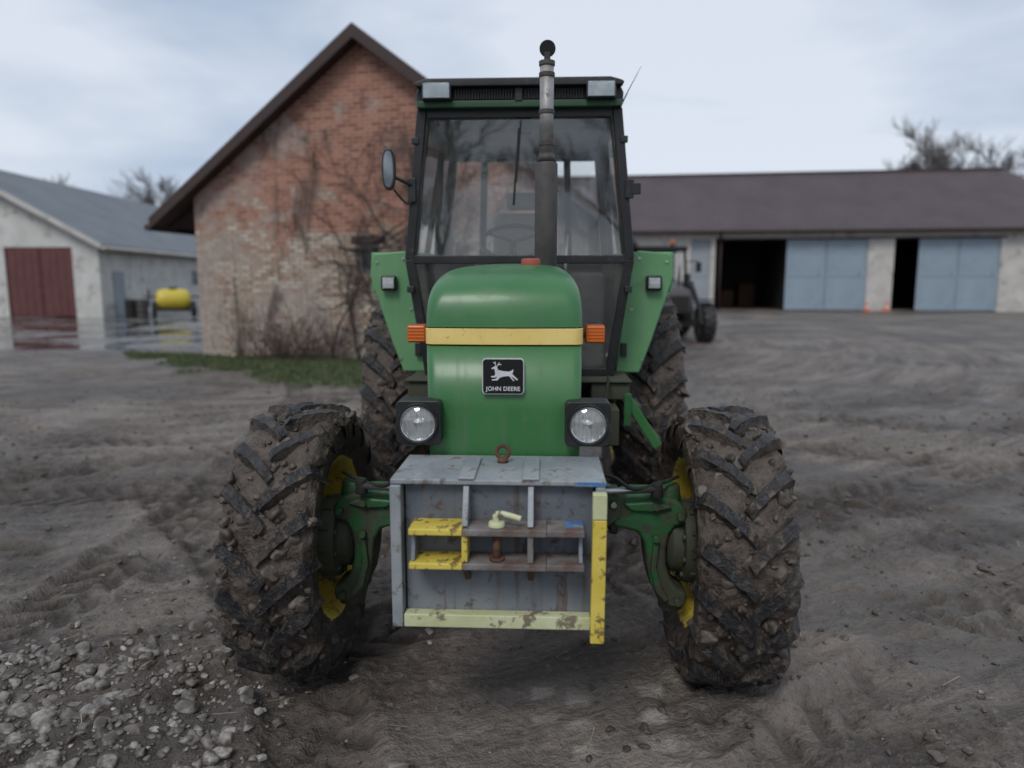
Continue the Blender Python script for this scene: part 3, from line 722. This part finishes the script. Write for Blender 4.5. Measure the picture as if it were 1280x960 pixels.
tube('fuel_pipe',smoothpath([(-.3,.3,1.1),(-.38,.6,1.0),(-.42,.9,1.1),(-.5,1.05,1.14)],5),.008,'blackm',T)

# front weight box
yf=-.79; zt=1.042; zb=.555; hx=.339
bx('weight_top_plate',-hx,hx,yf+.0,-.462,zt-.016,zt,'wgrey',T,.003)
bx('weight_core',-.30,.30,yf+.05,-.47,zb+.01,zt-.018,'wgreyd',T,.004)
bx('weight_front_plate',-.298,.302,yf+.035,yf+.0495,zb+.03,zt-.018,'wgreyd',T,.002)
bx('weight_side_left',-hx,-hx+.035,yf-.012,-.47,zb,zt-.018,'wgrey',T,.004)
bx('weight_side_right',hx-.032,hx-.002,yf-.002,-.47,zb,zt-.018,'wgrey',T,.004)
bar('weight_post_upper',(.318,yf-.022,zt-.03),(.318,yf-.022,.93),.044,.034,'wpale')
bar('weight_post_yellow',(.318,yf-.022,.929),(.316,yf-.022,zb-.03),.044,.034,'wyel')
bx('blue_mark',.24,.335,yf-.003,yf-.0005,zt-.016,zt-.002,'wblue',T,.0005)
bx('weight_bottom_bar',-hx+.037,.296,yf-.01,yf+.034,zb,zb+.044,'wpale',T,.004)
for nm,z in(('upper',.906),('lower',.797)):
    bx(f'shelf_{nm}_left',-.27,-.105,yf-.075,yf+.034,z-.02,z,'wyel',T,.003)
    bx(f'shelf_{nm}_mid',-.1045,.155,yf-.072,yf+.034,z-.022,z-.001,'wshelf',T,.003)
    bx(f'shelf_{nm}_right',.1555,.27,yf-.075,yf+.034,z-.02,z,'wshelf',T,.003)
bx('shelf_blue_end',.21,.268,yf-.04,yf+.02,.9065,.908,'wblue',T,.0005)
for x in(-.098,.105):
    prism(f'rib_top_{x}',[(yf+.034,zt-.02),(yf-.002,zt-.02),(yf-.055,.91),(yf+.034,.91)],'x',x-.009,x+.009,'wgrey',T,.002)
    prism(f'rib_mid_{x}',[(yf+.034,.884),(yf-.066,.884),(yf-.066,.799),(yf+.034,.799)],'x',x-.009,x+.009,'wshelf' if x>0 else 'wyel',T,.002)
    prism(f'rib_low_{x}',[(yf+.034,.775),(yf-.05,.775),(yf+.034,.70)],'x',x-.009,x+.009,'rust',T,.002)
    bx(f'top_strap_{x}',x-.026,x+.026,yf-.004,-.52,zt+.001,zt+.010,'wgrey',T,.003)
for x in(-.26,.26): prism(f'rib_outer_{x}',[(yf+.034,.884),(yf-.03,.884),(yf-.06,.799),(yf+.034,.799)],'x',x-.006,x+.006,'wgreyd',T,.002)
cyl('hitch_pin',(0,yf-.035,.78),(0,yf-.035,.90),.013,.013,'rust',T,16)
cyl('hitch_pin_collar',(0,yf-.035,.906),(0,yf-.035,.922),.028,.024,'wpale',T,20,.003)
tube('hitch_pin_handle',smoothpath([(0,yf-.035,.92),(-.002,yf-.037,.942),(.02,yf-.04,.947),(.075,yf-.05,.935)],5),.0095,'wpale',T)
cyl('pin_washer',(0,yf-.035,.798),(0,yf-.035,.806),.024,.024,'rust',T,16)
ce=Vector((.004,-.56,zt+.036)); tube('lifting_eye',[ce+Vector((math.cos(2*math.pi*k/24)*.022,0,math.sin(2*math.pi*k/24)*.022)) for k in range(24)],.007,'rust',T,True)
cyl('lifting_eye_base',(.004,-.56,zt),(.004,-.56,zt+.016),.02,.016,'rust',T,16)
bx('weight_hanger_l',-.2,-.15,-.50,-.40,.82,1.0,'wgreyd',T); bx('weight_hanger_r',.15,.2,-.50,-.40,.82,1.0,'wgreyd',T)

# ---------------------------------------------------------------- brick house
def brickmat():
    t=NT('old_brick'); co=t.coord()
    sp=t.new('ShaderNodeSeparateXYZ'); t.link(co,sp.inputs[0])
    cb=t.new('ShaderNodeCombineXYZ'); t.link(t.math('ADD',sp.outputs[0],sp.outputs[1]),cb.inputs[0]); t.link(sp.outputs[2],cb.inputs[1])
    br=t.new('ShaderNodeTexBrick'); t.link(cb.outputs[0],br.inputs['Vector'])
    br.inputs['Scale'].default_value=1; br.inputs['Brick Width'].default_value=.27; br.inputs['Row Height'].default_value=.086
    br.inputs['Mortar Size'].default_value=.012; br.inputs['Mortar Smooth'].default_value=.3; br.inputs['Bias'].default_value=0
    br.inputs['Color1'].default_value=(.0,.0,.0,1); br.inputs['Color2'].default_value=(1,1,1,1); br.inputs['Mortar'].default_value=(.5,.5,.5,1)
    v=br.outputs['Color']; mo=br.outputs['Fac']
    n1=t.noise(co,.8,5,.65,.5); n2=t.noise(co,5,5,.72)
    n3=t.noise(t.mapping(co,(1.4,1.4,.35)),1.2,5,.7,.6); n4=t.noise(co,.55,4,.65,.8)
    red=t.mix(mo,t.mix(v,(.21,.065,.038),(.42,.175,.11)),(.34,.295,.25))
    pale=t.mix(mo,t.mix(v,(.56,.50,.41),(.34,.22,.155)),(.15,.125,.105))
    g=t.ramp(sp.outputs[2],2.0,3.2,.26,-.10)
    f=t.ramp(t.math('ADD',n1,g),.50,.58)
    col=t.mix(f,red,pale)
    gx=t.ramp(sp.outputs[0],.5,4.0,.05,-.10)
    gz_=t.ramp(sp.outputs[2],3.0,5.0,0,-.06)
    col=t.mix(t.ramp(t.math('ADD',t.math('ADD',n4,gx),gz_),.48,.54,0,.72),col,t.mix(t.ramp(n2,.35,.65),(.26,.20,.17),(.40,.35,.31)))
    col=t.mix(t.ramp(n2,.57,.72,0,.5),col,(.45,.40,.35))
    col=t.mix(t.ramp(n3,.54,.65,0,.8),col,(.075,.057,.048))
    t.link(col,t.b.inputs['Base Color']); t.b.inputs['Roughness'].default_value=.92
    hh=t.math('ADD',t.math('MULTIPLY',mo,-1),t.math('MULTIPLY',n2,.8))
    t.bump(hh,.7,.025); return t.m
M['brick']=brickmat()
M['roofbr']=worn('brown_roof_sheet',(.05,.028,.024),(.075,.045,.038),.6,0,2,(.09,.08,.07),.25,4)
M['fascia']=worn('brown_fascia',(.035,.02,.017),(.055,.035,.03),.7,0,3)
BH=empty('brick_house',(-7.15,16.4,0),-R(13))
gw=8.254; ap=4.127; k=.735; az=6.60; ez=az-k*ap; D=13
vs=[(0,0,-.1),(3.95,0,-.1),(3.95,0,1.9),(3.95,0,2.5),(3.95,0,ez+k*3.95),(0,0,ez),
    (4.45,0,-.1),(4.45,0,1.9),(4.45,0,2.5),(4.45,0,az-k*(4.45-ap)),(ap,0,az),(gw,0,-.1),(gw,0,ez),
    (0,D,-.1),(0,D,ez),(gw,D,-.1),(gw,D,ez),(ap,D,az),
    (3.95,.12,1.9),(4.45,.12,1.9),(4.45,.12,2.5),(3.95,.12,2.5)]
fs=[(0,1,2,3,4,5),(1,6,7,2),(3,8,9,10,4),(6,11,12,9,8,7),(0,5,14,13),(11,15,16,12),(13,14,17,16,15),(2,7,19,18),(3,2,18,21),(8,3,21,20),(7,8,20,19)]
addmesh('walls',vs,fs,'brick',BH)
bx('window_pane',3.96,4.44,.10,.115,1.91,2.49,'pane',BH,0)
for nm,a in(('l',(3.955,4.0,1.91,2.49)),('r',(4.40,4.445,1.91,2.49)),('t',(4.0,4.40,2.45,2.49)),('b',(4.0,4.40,1.91,1.95)),('m',(4.19,4.21,1.95,2.45))):
    bx('window_frame_'+nm,a[0],a[1],.05,.10,a[2],a[3],'wgrey',BH,.003)
bx('window_lintel',3.8,4.6,-.012,.1,2.503,2.66,'fascia',BH,.004)
ov=.90
for s in(-1,1):
    xe=ap+s*(ap+ov); ze=az-k*(ap+ov)
    P=[(ap,az+.03),(xe,ze+.03),(xe,ze+.19),(ap,az+.22)]
    prism(f'roof_slope_{s}',P,'y',-.34,D+.3,'roofbr',BH)
    P=[(ap,az-.04),(xe,ze-.04),(xe,ze+.205),(ap,az+.24)]
    prism(f'verge_board_{s}',P,'y',-.375,-.343,'fascia',BH)
    bx(f'eave_board_{s}',xe,xe+s*.03,-.34,D,ze-.04,ze+.2,'fascia',BH,0)
    for j in range(12): bar(f'rafter_{s}_{j}',(ap+s*ap,.3+j*1.1,ez-.05),(xe,.3+j*1.1,ze-.05),.08,.1,'fascia',BH,0)
    cyl(f'gutter_{s}',(xe+s*.09,-.34,ze+.0),(xe+s*.09,D,ze-.02),.07,.07,'fascia',BH,10)
for (x,z) in((3.0,4.1),(5.2,4.1),(2.5,2.8)): bx(f'anchor_{x}',x-.02,x+.02,-.03,.0,z,z+.35,'rust',BH,.002)

bark=worn('vine_bark',(.035,.024,.02),(.07,.05,.042),.9,0,30,bump=0)
def multi_curve(name,splines,mat,parent=None,res=1):
    """branches as tapered 3/5-sided prisms in one mesh"""
    ns=3 if res==0 else 5
    Vv=[];Ff=[]
    for pts,rad in splines:
        n=len(pts); b=len(Vv)
        for i,p in enumerate(pts):
            p=Vector(p); d=(Vector(pts[min(i+1,n-1)])-Vector(pts[max(i-1,0)]))
            if d.length<1e-6: d=Vector((0,0,1))
            d.normalize(); u=d.cross(Vector((.31,.9,.17))).normalized(); w_=d.cross(u)
            for k_ in range(ns):
                a=2*math.pi*k_/ns; q=p+(u*math.cos(a)+w_*math.sin(a))*rad[i]; Vv.append(q[:])
        for i in range(n-1):
            for k_ in range(ns): Ff.append((b+i*ns+k_,b+i*ns+(k_+1)%ns,b+(i+1)*ns+(k_+1)%ns,b+(i+1)*ns+k_))
    m_=bpy.data.meshes.new(name); m_.from_pydata(Vv,[],Ff); m_.polygons.foreach_set('use_smooth',[True]*len(m_.polygons)); m_.materials.append(mat)
    o=bpy.data.objects.new(name,m_); scene.collection.objects.link(o); return o
rv=random.Random(5); SP=[]
def vine(x,z,ang,r,L,depth):
    pts=[];rad=[];n=max(4,int(L/.12)); y=-.03-rv.random()*.06
    for i in range(n):
        pts.append((x,y,z)); rad.append(r*(1-.75*i/n))
        ang+=rv.gauss(0,.24)+(.04*(math.pi/2-ang) if depth<2 else -.02)
        x+=math.cos(ang)*.12; z+=math.sin(ang)*.12; y=min(-.02,max(-.28,y+rv.gauss(0,.022)))
        top=ez+k*(x if x<ap else gw-x)
        if z>min(top-.1,4.9) or z<.02: break
        if depth<4 and rv.random()<(.30 if depth<2 else .19): vine(x,z,ang+rv.choice((-1,1))*rv.uniform(.4,1.3),r*(1-.75*i/n)*.62,L*rv.uniform(.3,.6),depth+1)
    if len(pts)>2: SP.append((pts,rad))
for x,L,a in((3.3,2.6,1.4),(3.9,3.6,1.35),(4.4,4.4,1.45),(5.0,4.8,1.4),(5.7,5.0,1.5),(6.3,5.0,1.6),(6.9,4.5,1.7)): vine(x,.0,a,.032,L,0)
for i in range(8): vine(rv.uniform(3.1,6.0),rv.uniform(1.6,3.2),rv.choice((rv.uniform(-.2,.5),rv.uniform(2.6,3.3))),.022,2.0,2)
for i in range(170):
    x=rv.gauss(2.7,.75); y=-.12-rv.random()*.7; z=0;ang=rv.uniform(.6,2.5);pts=[];rad=[]
    for j in range(rv.randint(5,16)):
        pts.append((x,y,z)); rad.append(.008*(1-.06*j)); x+=math.cos(ang)*.11;z+=math.sin(ang)*.11;ang+=rv.gauss(0,.22);y+=rv.gauss(0,.03)
    SP.append((pts,rad))
vo=multi_curve('climbing_vine',SP,bark); vo.location=BH.location; vo.rotation_euler=BH.rotation_euler

# ---------------------------------------------------------------- machine shed
M['plaster']=worn('shed_plaster',(.42,.40,.37),(.55,.53,.50),.9,0,1.2,(.25,.22,.19),.35,1.8,.3,.01,20)
M['bdoor']=worn('blue_grey_door',(.22,.28,.34),(.27,.34,.40),.6,0,.8,(.15,.16,.17),.3,2)
M['gdoor']=worn('grey_door',(.24,.27,.30),(.30,.33,.36),.6,0,.8)
def corr(name,c1,c2,axis,freq):
    t=NT(name); co=t.coord(); sp=t.new('ShaderNodeSeparateXYZ'); t.link(co,sp.inputs[0])
    s=t.math('SINE',t.math('MULTIPLY',sp.outputs[axis],freq*2*math.pi))
    n=t.noise(co,.5,5,.6)
    col=t.mix(t.ramp(n,.35,.65),c1,c2); col=t.mix(t.ramp(s,-.9,-.2,.35,0),col,tuple(x*.5 for x in c1))
    t.link(col,t.b.inputs['Base Color']); t.b.inputs['Roughness'].default_value=.55; t.bump(s,.6,.05); return t.m
M['shedroof']=corr('maroon_sheet_roof',(.062,.044,.048),(.088,.064,.068),0,3.3)
M['barnroof']=corr('grey_fibre_roof',(.12,.135,.15),(.17,.185,.20),1,2.2)
SH=empty('machine_shed',(4,46.8,0),-R(8))
H=4.4; XE=31.2
for i,(a,b) in enumerate(((-1,7.4),(18.0,19.5),(25.5,XE))): bx(f'wall_{i}',a,b,0,.35,-.2,H,'plaster',SH,0)
bx('wall_over',-1,XE,.002,.352,H+.002,5.0,'plaster',SH,0)
bx('back_wall',-1,XE,12,12.3,-.2,4.9,'plaster',SH,0); bx('end_wall_l',-1.3,-1.002,0,12.3,-.2,4.9,'plaster',SH,0); bx('end_wall_r',XE+.002,XE+.3,0,12.3,-.2,4.9,'plaster',SH,0)
bx('partition',13.4,13.6,.36,12,-.2,4.9,'blackm',SH,0); bx('partition2',8.2,8.4,.36,12,-.2,4.9,'blackm',SH,0); bx('inner_back',8.5,25,9,9.2,-.2,4.9,'blackm',SH,0)
bx('pier_1',8.6,8.9,-.02,.33,-.2,H,'plaster',SH,0)
def leaf(nm,a,b,mat):
    bx(nm+'_panel',a+.02,b-.02,.08,.14,.05,H-.05,mat,SH,0)
    for j,(p,q,r,s_) in enumerate(((a+.02,a+.14,.05,H-.05),(b-.14,b-.02,.05,H-.05),(a+.14,b-.14,.05,.2),(a+.14,b-.14,H-.2,H-.05),(a+.14,b-.14,2.1,2.25))):
        bx(f'{nm}_frame_{j}',p,q,.05,.079,r,s_,mat,SH,0)
    nn_=int((b-a)/.3)
    for j in range(1,nn_): bx(f'{nm}_seam_{j}',a+j*(b-a)/nn_-.012,a+j*(b-a)/nn_+.012,.068,.0795,.2,2.1,mat,SH,0)
leaf('door_a',13.2,15.6,'bdoor'); leaf('door_b',15.6,18.0,'bdoor'); leaf('door_c',20.9,23.2,'bdoor'); leaf('door_d',23.2,25.5,'bdoor'); leaf('door_e',7.4,8.6,'gdoor')
bx('door_rail',8.9,25.8,-.06,.0,H-.02,H+.08,'fascia',SH,0)
e0=-2;e1=XE+.9; y0=-.7;y1=12.9;rz=9.25;ezz=4.93;ym=6.1
rv_=[(e0,y0,ezz),(e1,y0,ezz),(e1,y1,ezz),(e0,y1,ezz),(e0+.1,ym,rz),(e1-4.0,ym,rz)]
rv2=[(x,y,z-.14) for x,y,z in rv_]
addmesh('roof',rv_+rv2,[(0,1,5,4),(1,2,5),(2,3,4,5),(3,0,4),(6,7,8,9),(0,1,7,6),(1,2,8,7),(2,3,9,8),(3,0,6,9)],'shedroof',SH)
bx('ridge_cap',e0+.1,e1-4.0,ym-.15,ym+.15,rz-.03,rz+.06,'fascia',SH,0)
cyl('gutter',(e0,y0-.07,ezz-.06),(e1,y0-.07,ezz-.08),.09,.09,'fascia',SH,10)
cyl('downpipe',(9.2,-.12,0),(9.2,-.12,4.85),.06,.06,'fascia',SH,10)
for j,x in enumerate((10,11.6)):
    bx(f'stored_implement_{j}',x,x+1.1,6+j,7.5+j,0,1.2+.5*j,'rust',SH,.05)
def cone(x,y):
    e=empty('traffic_cone' ,(x,y,0)); 
    box('base',(0,0,.02),(.36,.36,.04),'conem',e); lathe('body',[(.15,.04),(.03,.55),(.0,.56)],'conem',e,20,(0,0,0),'z')
    lathe('band',[(.115,.2),(.082,.33)],'white',e,20,(0,0,0),'z')
cone(21.6,43.6); cone(23.0,44.0)

# ---------------------------------------------------------------- white barn
M['bwall']=worn('whitewashed_wall',(.50,.49,.46),(.62,.61,.58),.9,0,1,(.30,.28,.25),.4,1.5,.2,.01,20)
M['reddoor']=worn('red_brown_door',(.10,.03,.03),(.14,.045,.042),.6,0,1.5,(.1,.08,.07),.35,4)
LB=empty('white_barn',(-20.6,36,0),-R(-1.5))
wb=14; eb=3.67; rb_=7.55; DB=55
addmesh('walls',[(0,0,-.2),(-1.3,0,-.2),(-1.3,0,3.45),(-4.6,0,3.45),(-4.6,0,-.2),(-wb,0,-.2),(-wb,0,eb),(-wb/2,0,rb_),(0,0,eb),(0,DB,-.2),(0,DB,eb),(-wb,DB,-.2),(-wb,DB,eb),(-wb/2,DB,rb_)],
  [(0,1,2,8),(2,3,6,7,8),(3,4,5,6),(0,8,10,9),(5,11,12,6),(9,10,13,12,11)],'bwall',LB)
for j in range(2):
    a=-4.6+j*1.65
    bx(f'door_{j}',a+.02,a+1.63,.05,.12,.03,3.42,'reddoor',LB,.01)
    for q in range(4): bx(f'door_{j}_board_{q}',a+.1+q*.38,a+.11+q*.38,.035,.049,.1,3.3,'fascia',LB,0)
    bx(f'door_{j}_rail',a+.05,a+1.6,.03,.049,1.6,1.75,'reddoor',LB,0)
for s in(-1,1):
    xe=-wb/2+s*(wb/2+.5); kk=(rb_-eb)/(wb/2); ze=rb_-kk*(wb/2+.5)
    prism(f'roof_{s}',[(-wb/2,rb_+.03),(xe,ze+.03),(xe,ze+.18),(-wb/2,rb_+.22)],'y',-.6,DB+.5,'barnroof',LB)
    prism(f'barge_{s}',[(-wb/2,rb_-.05),(xe,ze-.05),(xe,ze+.2),(-wb/2,rb_+.24)],'y',-.65,-.604,'plaster',LB)
for j in range(1,8):
    bx(f'side_window_{j}',.0,.03,6+j*5,7.2+j*5,1.6,2.5,'pane',LB,0)
bx('side_door',.0,.05,1.2,2.3,0,2.3,'gdoor',LB,0); bx('wall_sign',-5.6,-4.9,-.05,-.01,4.0,4.35,'wblue',LB,0)
cyl('gutter',(.6,-.6,3.4),(.6,DB,3.38),.09,.09,'plaster',LB,10)
FS=empty('field_sprayer',(-17.1,36.2,0),R(28)); FS.scale=(1.0,)*3
ysp=plain('sprayer_yellow',(.60,.47,.05),.45)
lathe('tank',[(.02,-.8),(.35,-.78),(.5,-.65),(.55,-.4),(.55,.4),(.5,.65),(.35,.78),(.02,.8)],ysp,FS,32,(0,0,.85))
bx('frame',-1.0,1.0,-.35,.35,.30,.42,'blackm',FS)
for s in(-1,1): lathe(f'wheel_{s}',[(.2,-.1),(.36,-.1),(.4,-.05),(.4,.05),(.36,.1),(.2,.1)],'blackm',FS,28,(s*.9,-.3,.4),'x')
cyl('tank_lid',(0,0,1.38),(0,0,1.48),.2,.2,'blackm',FS); bar('boom_1',(-1.1,.3,.5),(-1.1,.3,1.4),.08,.08,'blackm',FS); bar('boom_2',(-1.3,.5,1.0),(1.3,.5,1.0),.08,.08,'blackm',FS)
for i,(x,y,h,r) in enumerate(((-19.0,36.8,.85,.28),(-19.7,37.0,.85,.28))):
    e=empty('oil_barrel',(x,y,0)); lathe('drum',[(.0,0),(r,0),(r+.01,.02),(r,.04),(r,h*.33),(r+.012,h*.35),(r,h*.37),(r,h*.66),(r+.012,h*.68),(r,h*.7),(r,h-.03),(r+.01,h-.01),(r-.02,h),(0,h-.01)],'blackm' if i else 'muff',e,28,(0,0,0),'z')

# ---------------------------------------------------------------- second tractor in yard
PT=empty('parked_tractor',(4.65,20.4,0),R(4))
for s in(-1,1):
    lt=[(.30,-.17),(.45,-.18),(.52,-.17),(.55,-.12),(.56,0),(.55,.12),(.52,.17),(.45,.18),(.30,.17)]
    lathe(f'front_tyre_{s}',lt,'tyre',PT,48,(s*.88,0,.55))
    for q in range(18):
        for e_ in(-1,1):
            a=2*math.pi*(q+.25*e_)/18; box(f'front_lug_{s}_{q}_{e_}',(s*.88+e_*.09,-math.cos(a)*.565,.55+math.sin(a)*.565),(.17,.05,.04),'tyre',PT,(-a-math.pi/2,0,0),.006)
    rim(f'front_rim_{s}',PT,(s*.88,0,.55),.32,.36,s,'wgrey')
    lt=[(.45,-.22),(.65,-.24),(.79,-.22),(.83,-.16),(.845,0),(.83,.16),(.79,.22),(.65,.24),(.45,.22)]
    lathe(f'rear_tyre_{s}',lt,'tyre',PT,48,(s*.88,2.5,.84))
    rim(f'rear_rim_{s}',PT,(s*.88,2.5,.84),.46,.48,s,'wgrey')
    bx(f'loader_post_{s}',s*.50,s*.64,.7,.95,.8,1.95,'blackm',PT,.02)
    prism(f'loader_arm_{s}',[(.85,1.95),(.85,1.75),(.1,1.55),(-.55,.95),(-.75,.55),(-.62,.5),(-.4,.9),(.15,1.40),(.9,1.62)],'x',s*.50,s*.60,'blackm',PT,.015)
    bx(f'fender_{s}',s*.60,s*1.1,1.7,3.1,1.55,1.72,'blackm',PT,.05)
    bx(f'front_mudguard_{s}',s*.70,s*1.06,-.35,.4,1.18,1.22,'blackm',PT,.02)
    bar(f'cab_post_f_{s}',(s*.74,1.3,1.3),(s*.68,1.45,2.62),.07,.07,'blackm',PT); bar(f'cab_post_r_{s}',(s*.74,2.7,1.5),(s*.68,2.6,2.62),.07,.07,'blackm',PT)
    bar(f'mirror_arm_{s}',(s*.66,1.35,2.30),(s*1.02,1.2,2.34),.03,.03,'blackm',PT); box(f'mirror_{s}',(s*1.04,1.2,2.15),(.17,.05,.30),'blackm',PT,bevel=.02)
    box(f'headlamp_{s}',(s*.2,-.33,1.2),(.2,.04,.09),'refl',PT,bevel=.01)
M['bg_red']=worn('dark_bonnet_paint',(.05,.05,.055),(.08,.075,.075),.4,0,3,MUD,.4,8)
prism('hood',[(-.32,.8),(-.32,1.3),(-.2,1.5),(1.3,1.72),(1.3,.8)],'x',-.38,.38,'bg_red',PT,.06)
bx('grille',-.30,.30,-.36,-.33,.85,1.32,'blackm',PT,.02); bx('axle',-.8,.8,-.1,.1,.45,.62,'blackm',PT,.02); bx('body',-.4,.4,.3,2.9,.5,1.2,'blackm',PT,.05)
bx('cab_lower',-.72,.72,1.35,2.75,1.1,1.6,'bg_red',PT,.03); bx('cab_roof',-.74,.74,1.3,2.8,2.62,2.78,'blackm',PT,.05)
addmesh('cab_screen',[(-.72,1.33,1.6),(.72,1.33,1.6),(.66,1.45,2.62),(-.66,1.45,2.62)],[(0,1,2,3)],'glass',PT)
addmesh('cab_rear_glass',[(-.72,2.72,1.6),(.72,2.72,1.6),(.66,2.62,2.62),(-.66,2.62,2.62)],[(0,1,2,3)],'glass',PT)
cyl('beacon_stem',(.3,1.5,2.78),(.3,1.5,2.84),.04,.04,'blackm',PT); cyl('beacon',(.3,1.5,2.84),(.3,1.5,2.98),.06,.05,'orange',PT,20,.01)
cyl('exhaust',(.36,.9,1.6),(.36,.9,2.6),.045,.045,'exh',PT)

# ---------------------------------------------------------------- bare trees
tb=worn('tree_bark',(.07,.062,.057),(.12,.106,.097),.9,0,3,bump=0)
def tree_splines(seed,Ht=14,depth=6,mr=.008):
    r=random.Random(seed); S=[]
    def grow(p,d,L,rad,k):
        pts=[];rd=[];n=5; q=Vector(p); dd=Vector(d)
        kids=[]
        for i in range(n+1):
            pts.append(tuple(q)); rd.append(rad*(1-.55*i/n))
            if k>0 and i>=(2 if k==depth else 1):
                for _ in range(1 if k>2 else 2):
                    if r.random()<.7: kids.append((Vector(q),Vector(dd),rad*(1-.55*i/n)))
            dd=(dd+Vector((r.gauss(0,.10),r.gauss(0,.10),r.gauss(.03,.08)))).normalized(); q=q+dd*L/n
        S.append((pts,rd))
        kids.append((Vector(q),Vector(dd),rad*.45))
        if k<=0: return
        for (q2,d2,r2) in kids:
            ax=Vector((r.gauss(0,1),r.gauss(0,1),r.gauss(0,.4))).normalized()
            nd=(Matrix.Rotation(r.uniform(.35,.85),3,ax)@d2+Vector((0,0,.15))).normalized()
            grow(q2,nd,L*r.uniform(.5,.72),max(mr,r2*.6),k-1)
    grow((0,0,-.1),(0,0,1),Ht*.36,Ht*.02,depth)
    zm=max(p[2] for s_ in S for p in s_[0]); f=Ht/zm
    return [([tuple(c*f for c in p) for p in a],b) for a,b in S]
tA=tree_splines(3,15,5,.016); tB=tree_splines(9,15,5,.016); tC=tree_splines(12,15,4)
print('splines',len(tA),len(tB),len(tC))
first={}
def inst(name,key,S,loc,rot,sc,parent=None):
    if key in first:
        o=bpy.data.objects.new(name,first[key]); scene.collection.objects.link(o)
    else:
        o=multi_curve(name,S,tb,res=0); first[key]=o.data
    o.location=loc;o.rotation_euler=(0,0,rot);o.scale=(sc,)*3
    if parent:o.parent=parent
    return o
DT=empty('distant_trees')
rt=random.Random(4)
for i,(x,y,s) in enumerate(((42.0,70,1.15),(44.5,72,1.25),(48,76,1.15),(51.5,74,1.15),(54,73,1.3),(59,78,1.2))): inst(f'bare_tree_{i}','AB'[i%2],(tA,tB)[i%2],(x,y,0),rt.uniform(0,6),s,DT)
for i in range(16): inst(f'treeline_tree_{i}','ABC'[i%3],(tA,tB,tC)[i%3],(-125+i*7+rt.uniform(-2,2),116+rt.uniform(-6,8),0),rt.uniform(0,6),rt.uniform(1.2,1.45),DT)
for i,(x,y,s) in enumerate(((-3.5,-13,.55),(2.5,-15,.6),(8,-17,.65),(-10,-16,.7))): inst('bare_tree','ABC'[i%3],(tA,tB,tC)[i%3],(x,y,0),rt.uniform(0,6),s)

# ---------------------------------------------------------------- world
w=bpy.data.worlds.new('World'); scene.world=w; w.use_nodes=True
nt=w.node_tree; N=nt.nodes; L=nt.links
bg=N['Background']; bg.inputs['Strength'].default_value=.12
sky=N.new('ShaderNodeTexSky'); sky.sky_type='NISHITA'; sky.sun_disc=False; sky.sun_elevation=R(42); sky.sun_rotation=R(200)
tcn=N.new('ShaderNodeTexCoord'); mp=N.new('ShaderNodeMapping'); mp.inputs['Scale'].default_value=(1,1,3.6); mp.inputs['Location'].default_value=(2.3,.2,.4)
L.new(tcn.outputs['Generated'],mp.inputs[0])
nz=N.new('ShaderNodeTexNoise'); nz.inputs['Scale'].default_value=2.2; nz.inputs['Detail'].default_value=4; nz.inputs['Roughness'].default_value=.5; nz.inputs['Distortion'].default_value=.25
L.new(mp.outputs[0],nz.inputs['Vector'])
mr=N.new('ShaderNodeMapRange'); mr.inputs[1].default_value=.38; mr.inputs[2].default_value=.62; L.new(nz.outputs['Fac'],mr.inputs[0])
mx=N.new('ShaderNodeMix'); mx.data_type='RGBA'; L.new(mr.outputs[0],mx.inputs[0])
mx.inputs[6].default_value=(.41,.49,.62,1); mx.inputs[7].default_value=(.66,.71,.79,1)
sc=N.new('ShaderNodeVectorMath'); sc.operation='SCALE'; sc.inputs['Scale'].default_value=9.4; L.new(mx.outputs[2],sc.inputs[0])
m2=N.new('ShaderNodeMix'); m2.data_type='RGBA'; m2.inputs[0].default_value=.92; L.new(sky.outputs[0],m2.inputs[6]); L.new(sc.outputs[0],m2.inputs[7])
L.new(m2.outputs[2],bg.inputs['Color'])
sun=bpy.data.lights.new('sun','SUN'); sun.energy=1.5; sun.angle=R(20); sun.color=(1,.955,.905)
so=bpy.data.objects.new('sun',sun); scene.collection.objects.link(so)
so.rotation_euler=(R(42),0,R(-20))

# ---------------------------------------------------------------- camera
cam=bpy.data.cameras.new('camera'); cam.lens=25.03; cam.sensor_width=36; cam.clip_end=4000; cam.clip_start=.05
cam.dof.use_dof=True; cam.dof.focus_distance=2.85; cam.dof.aperture_fstop=1.15
co_=bpy.data.objects.new('camera',cam); scene.collection.objects.link(co_); co_.location=(0,0,1.65); co_.rotation_euler=(R(82),0,0)
scene.camera=co_
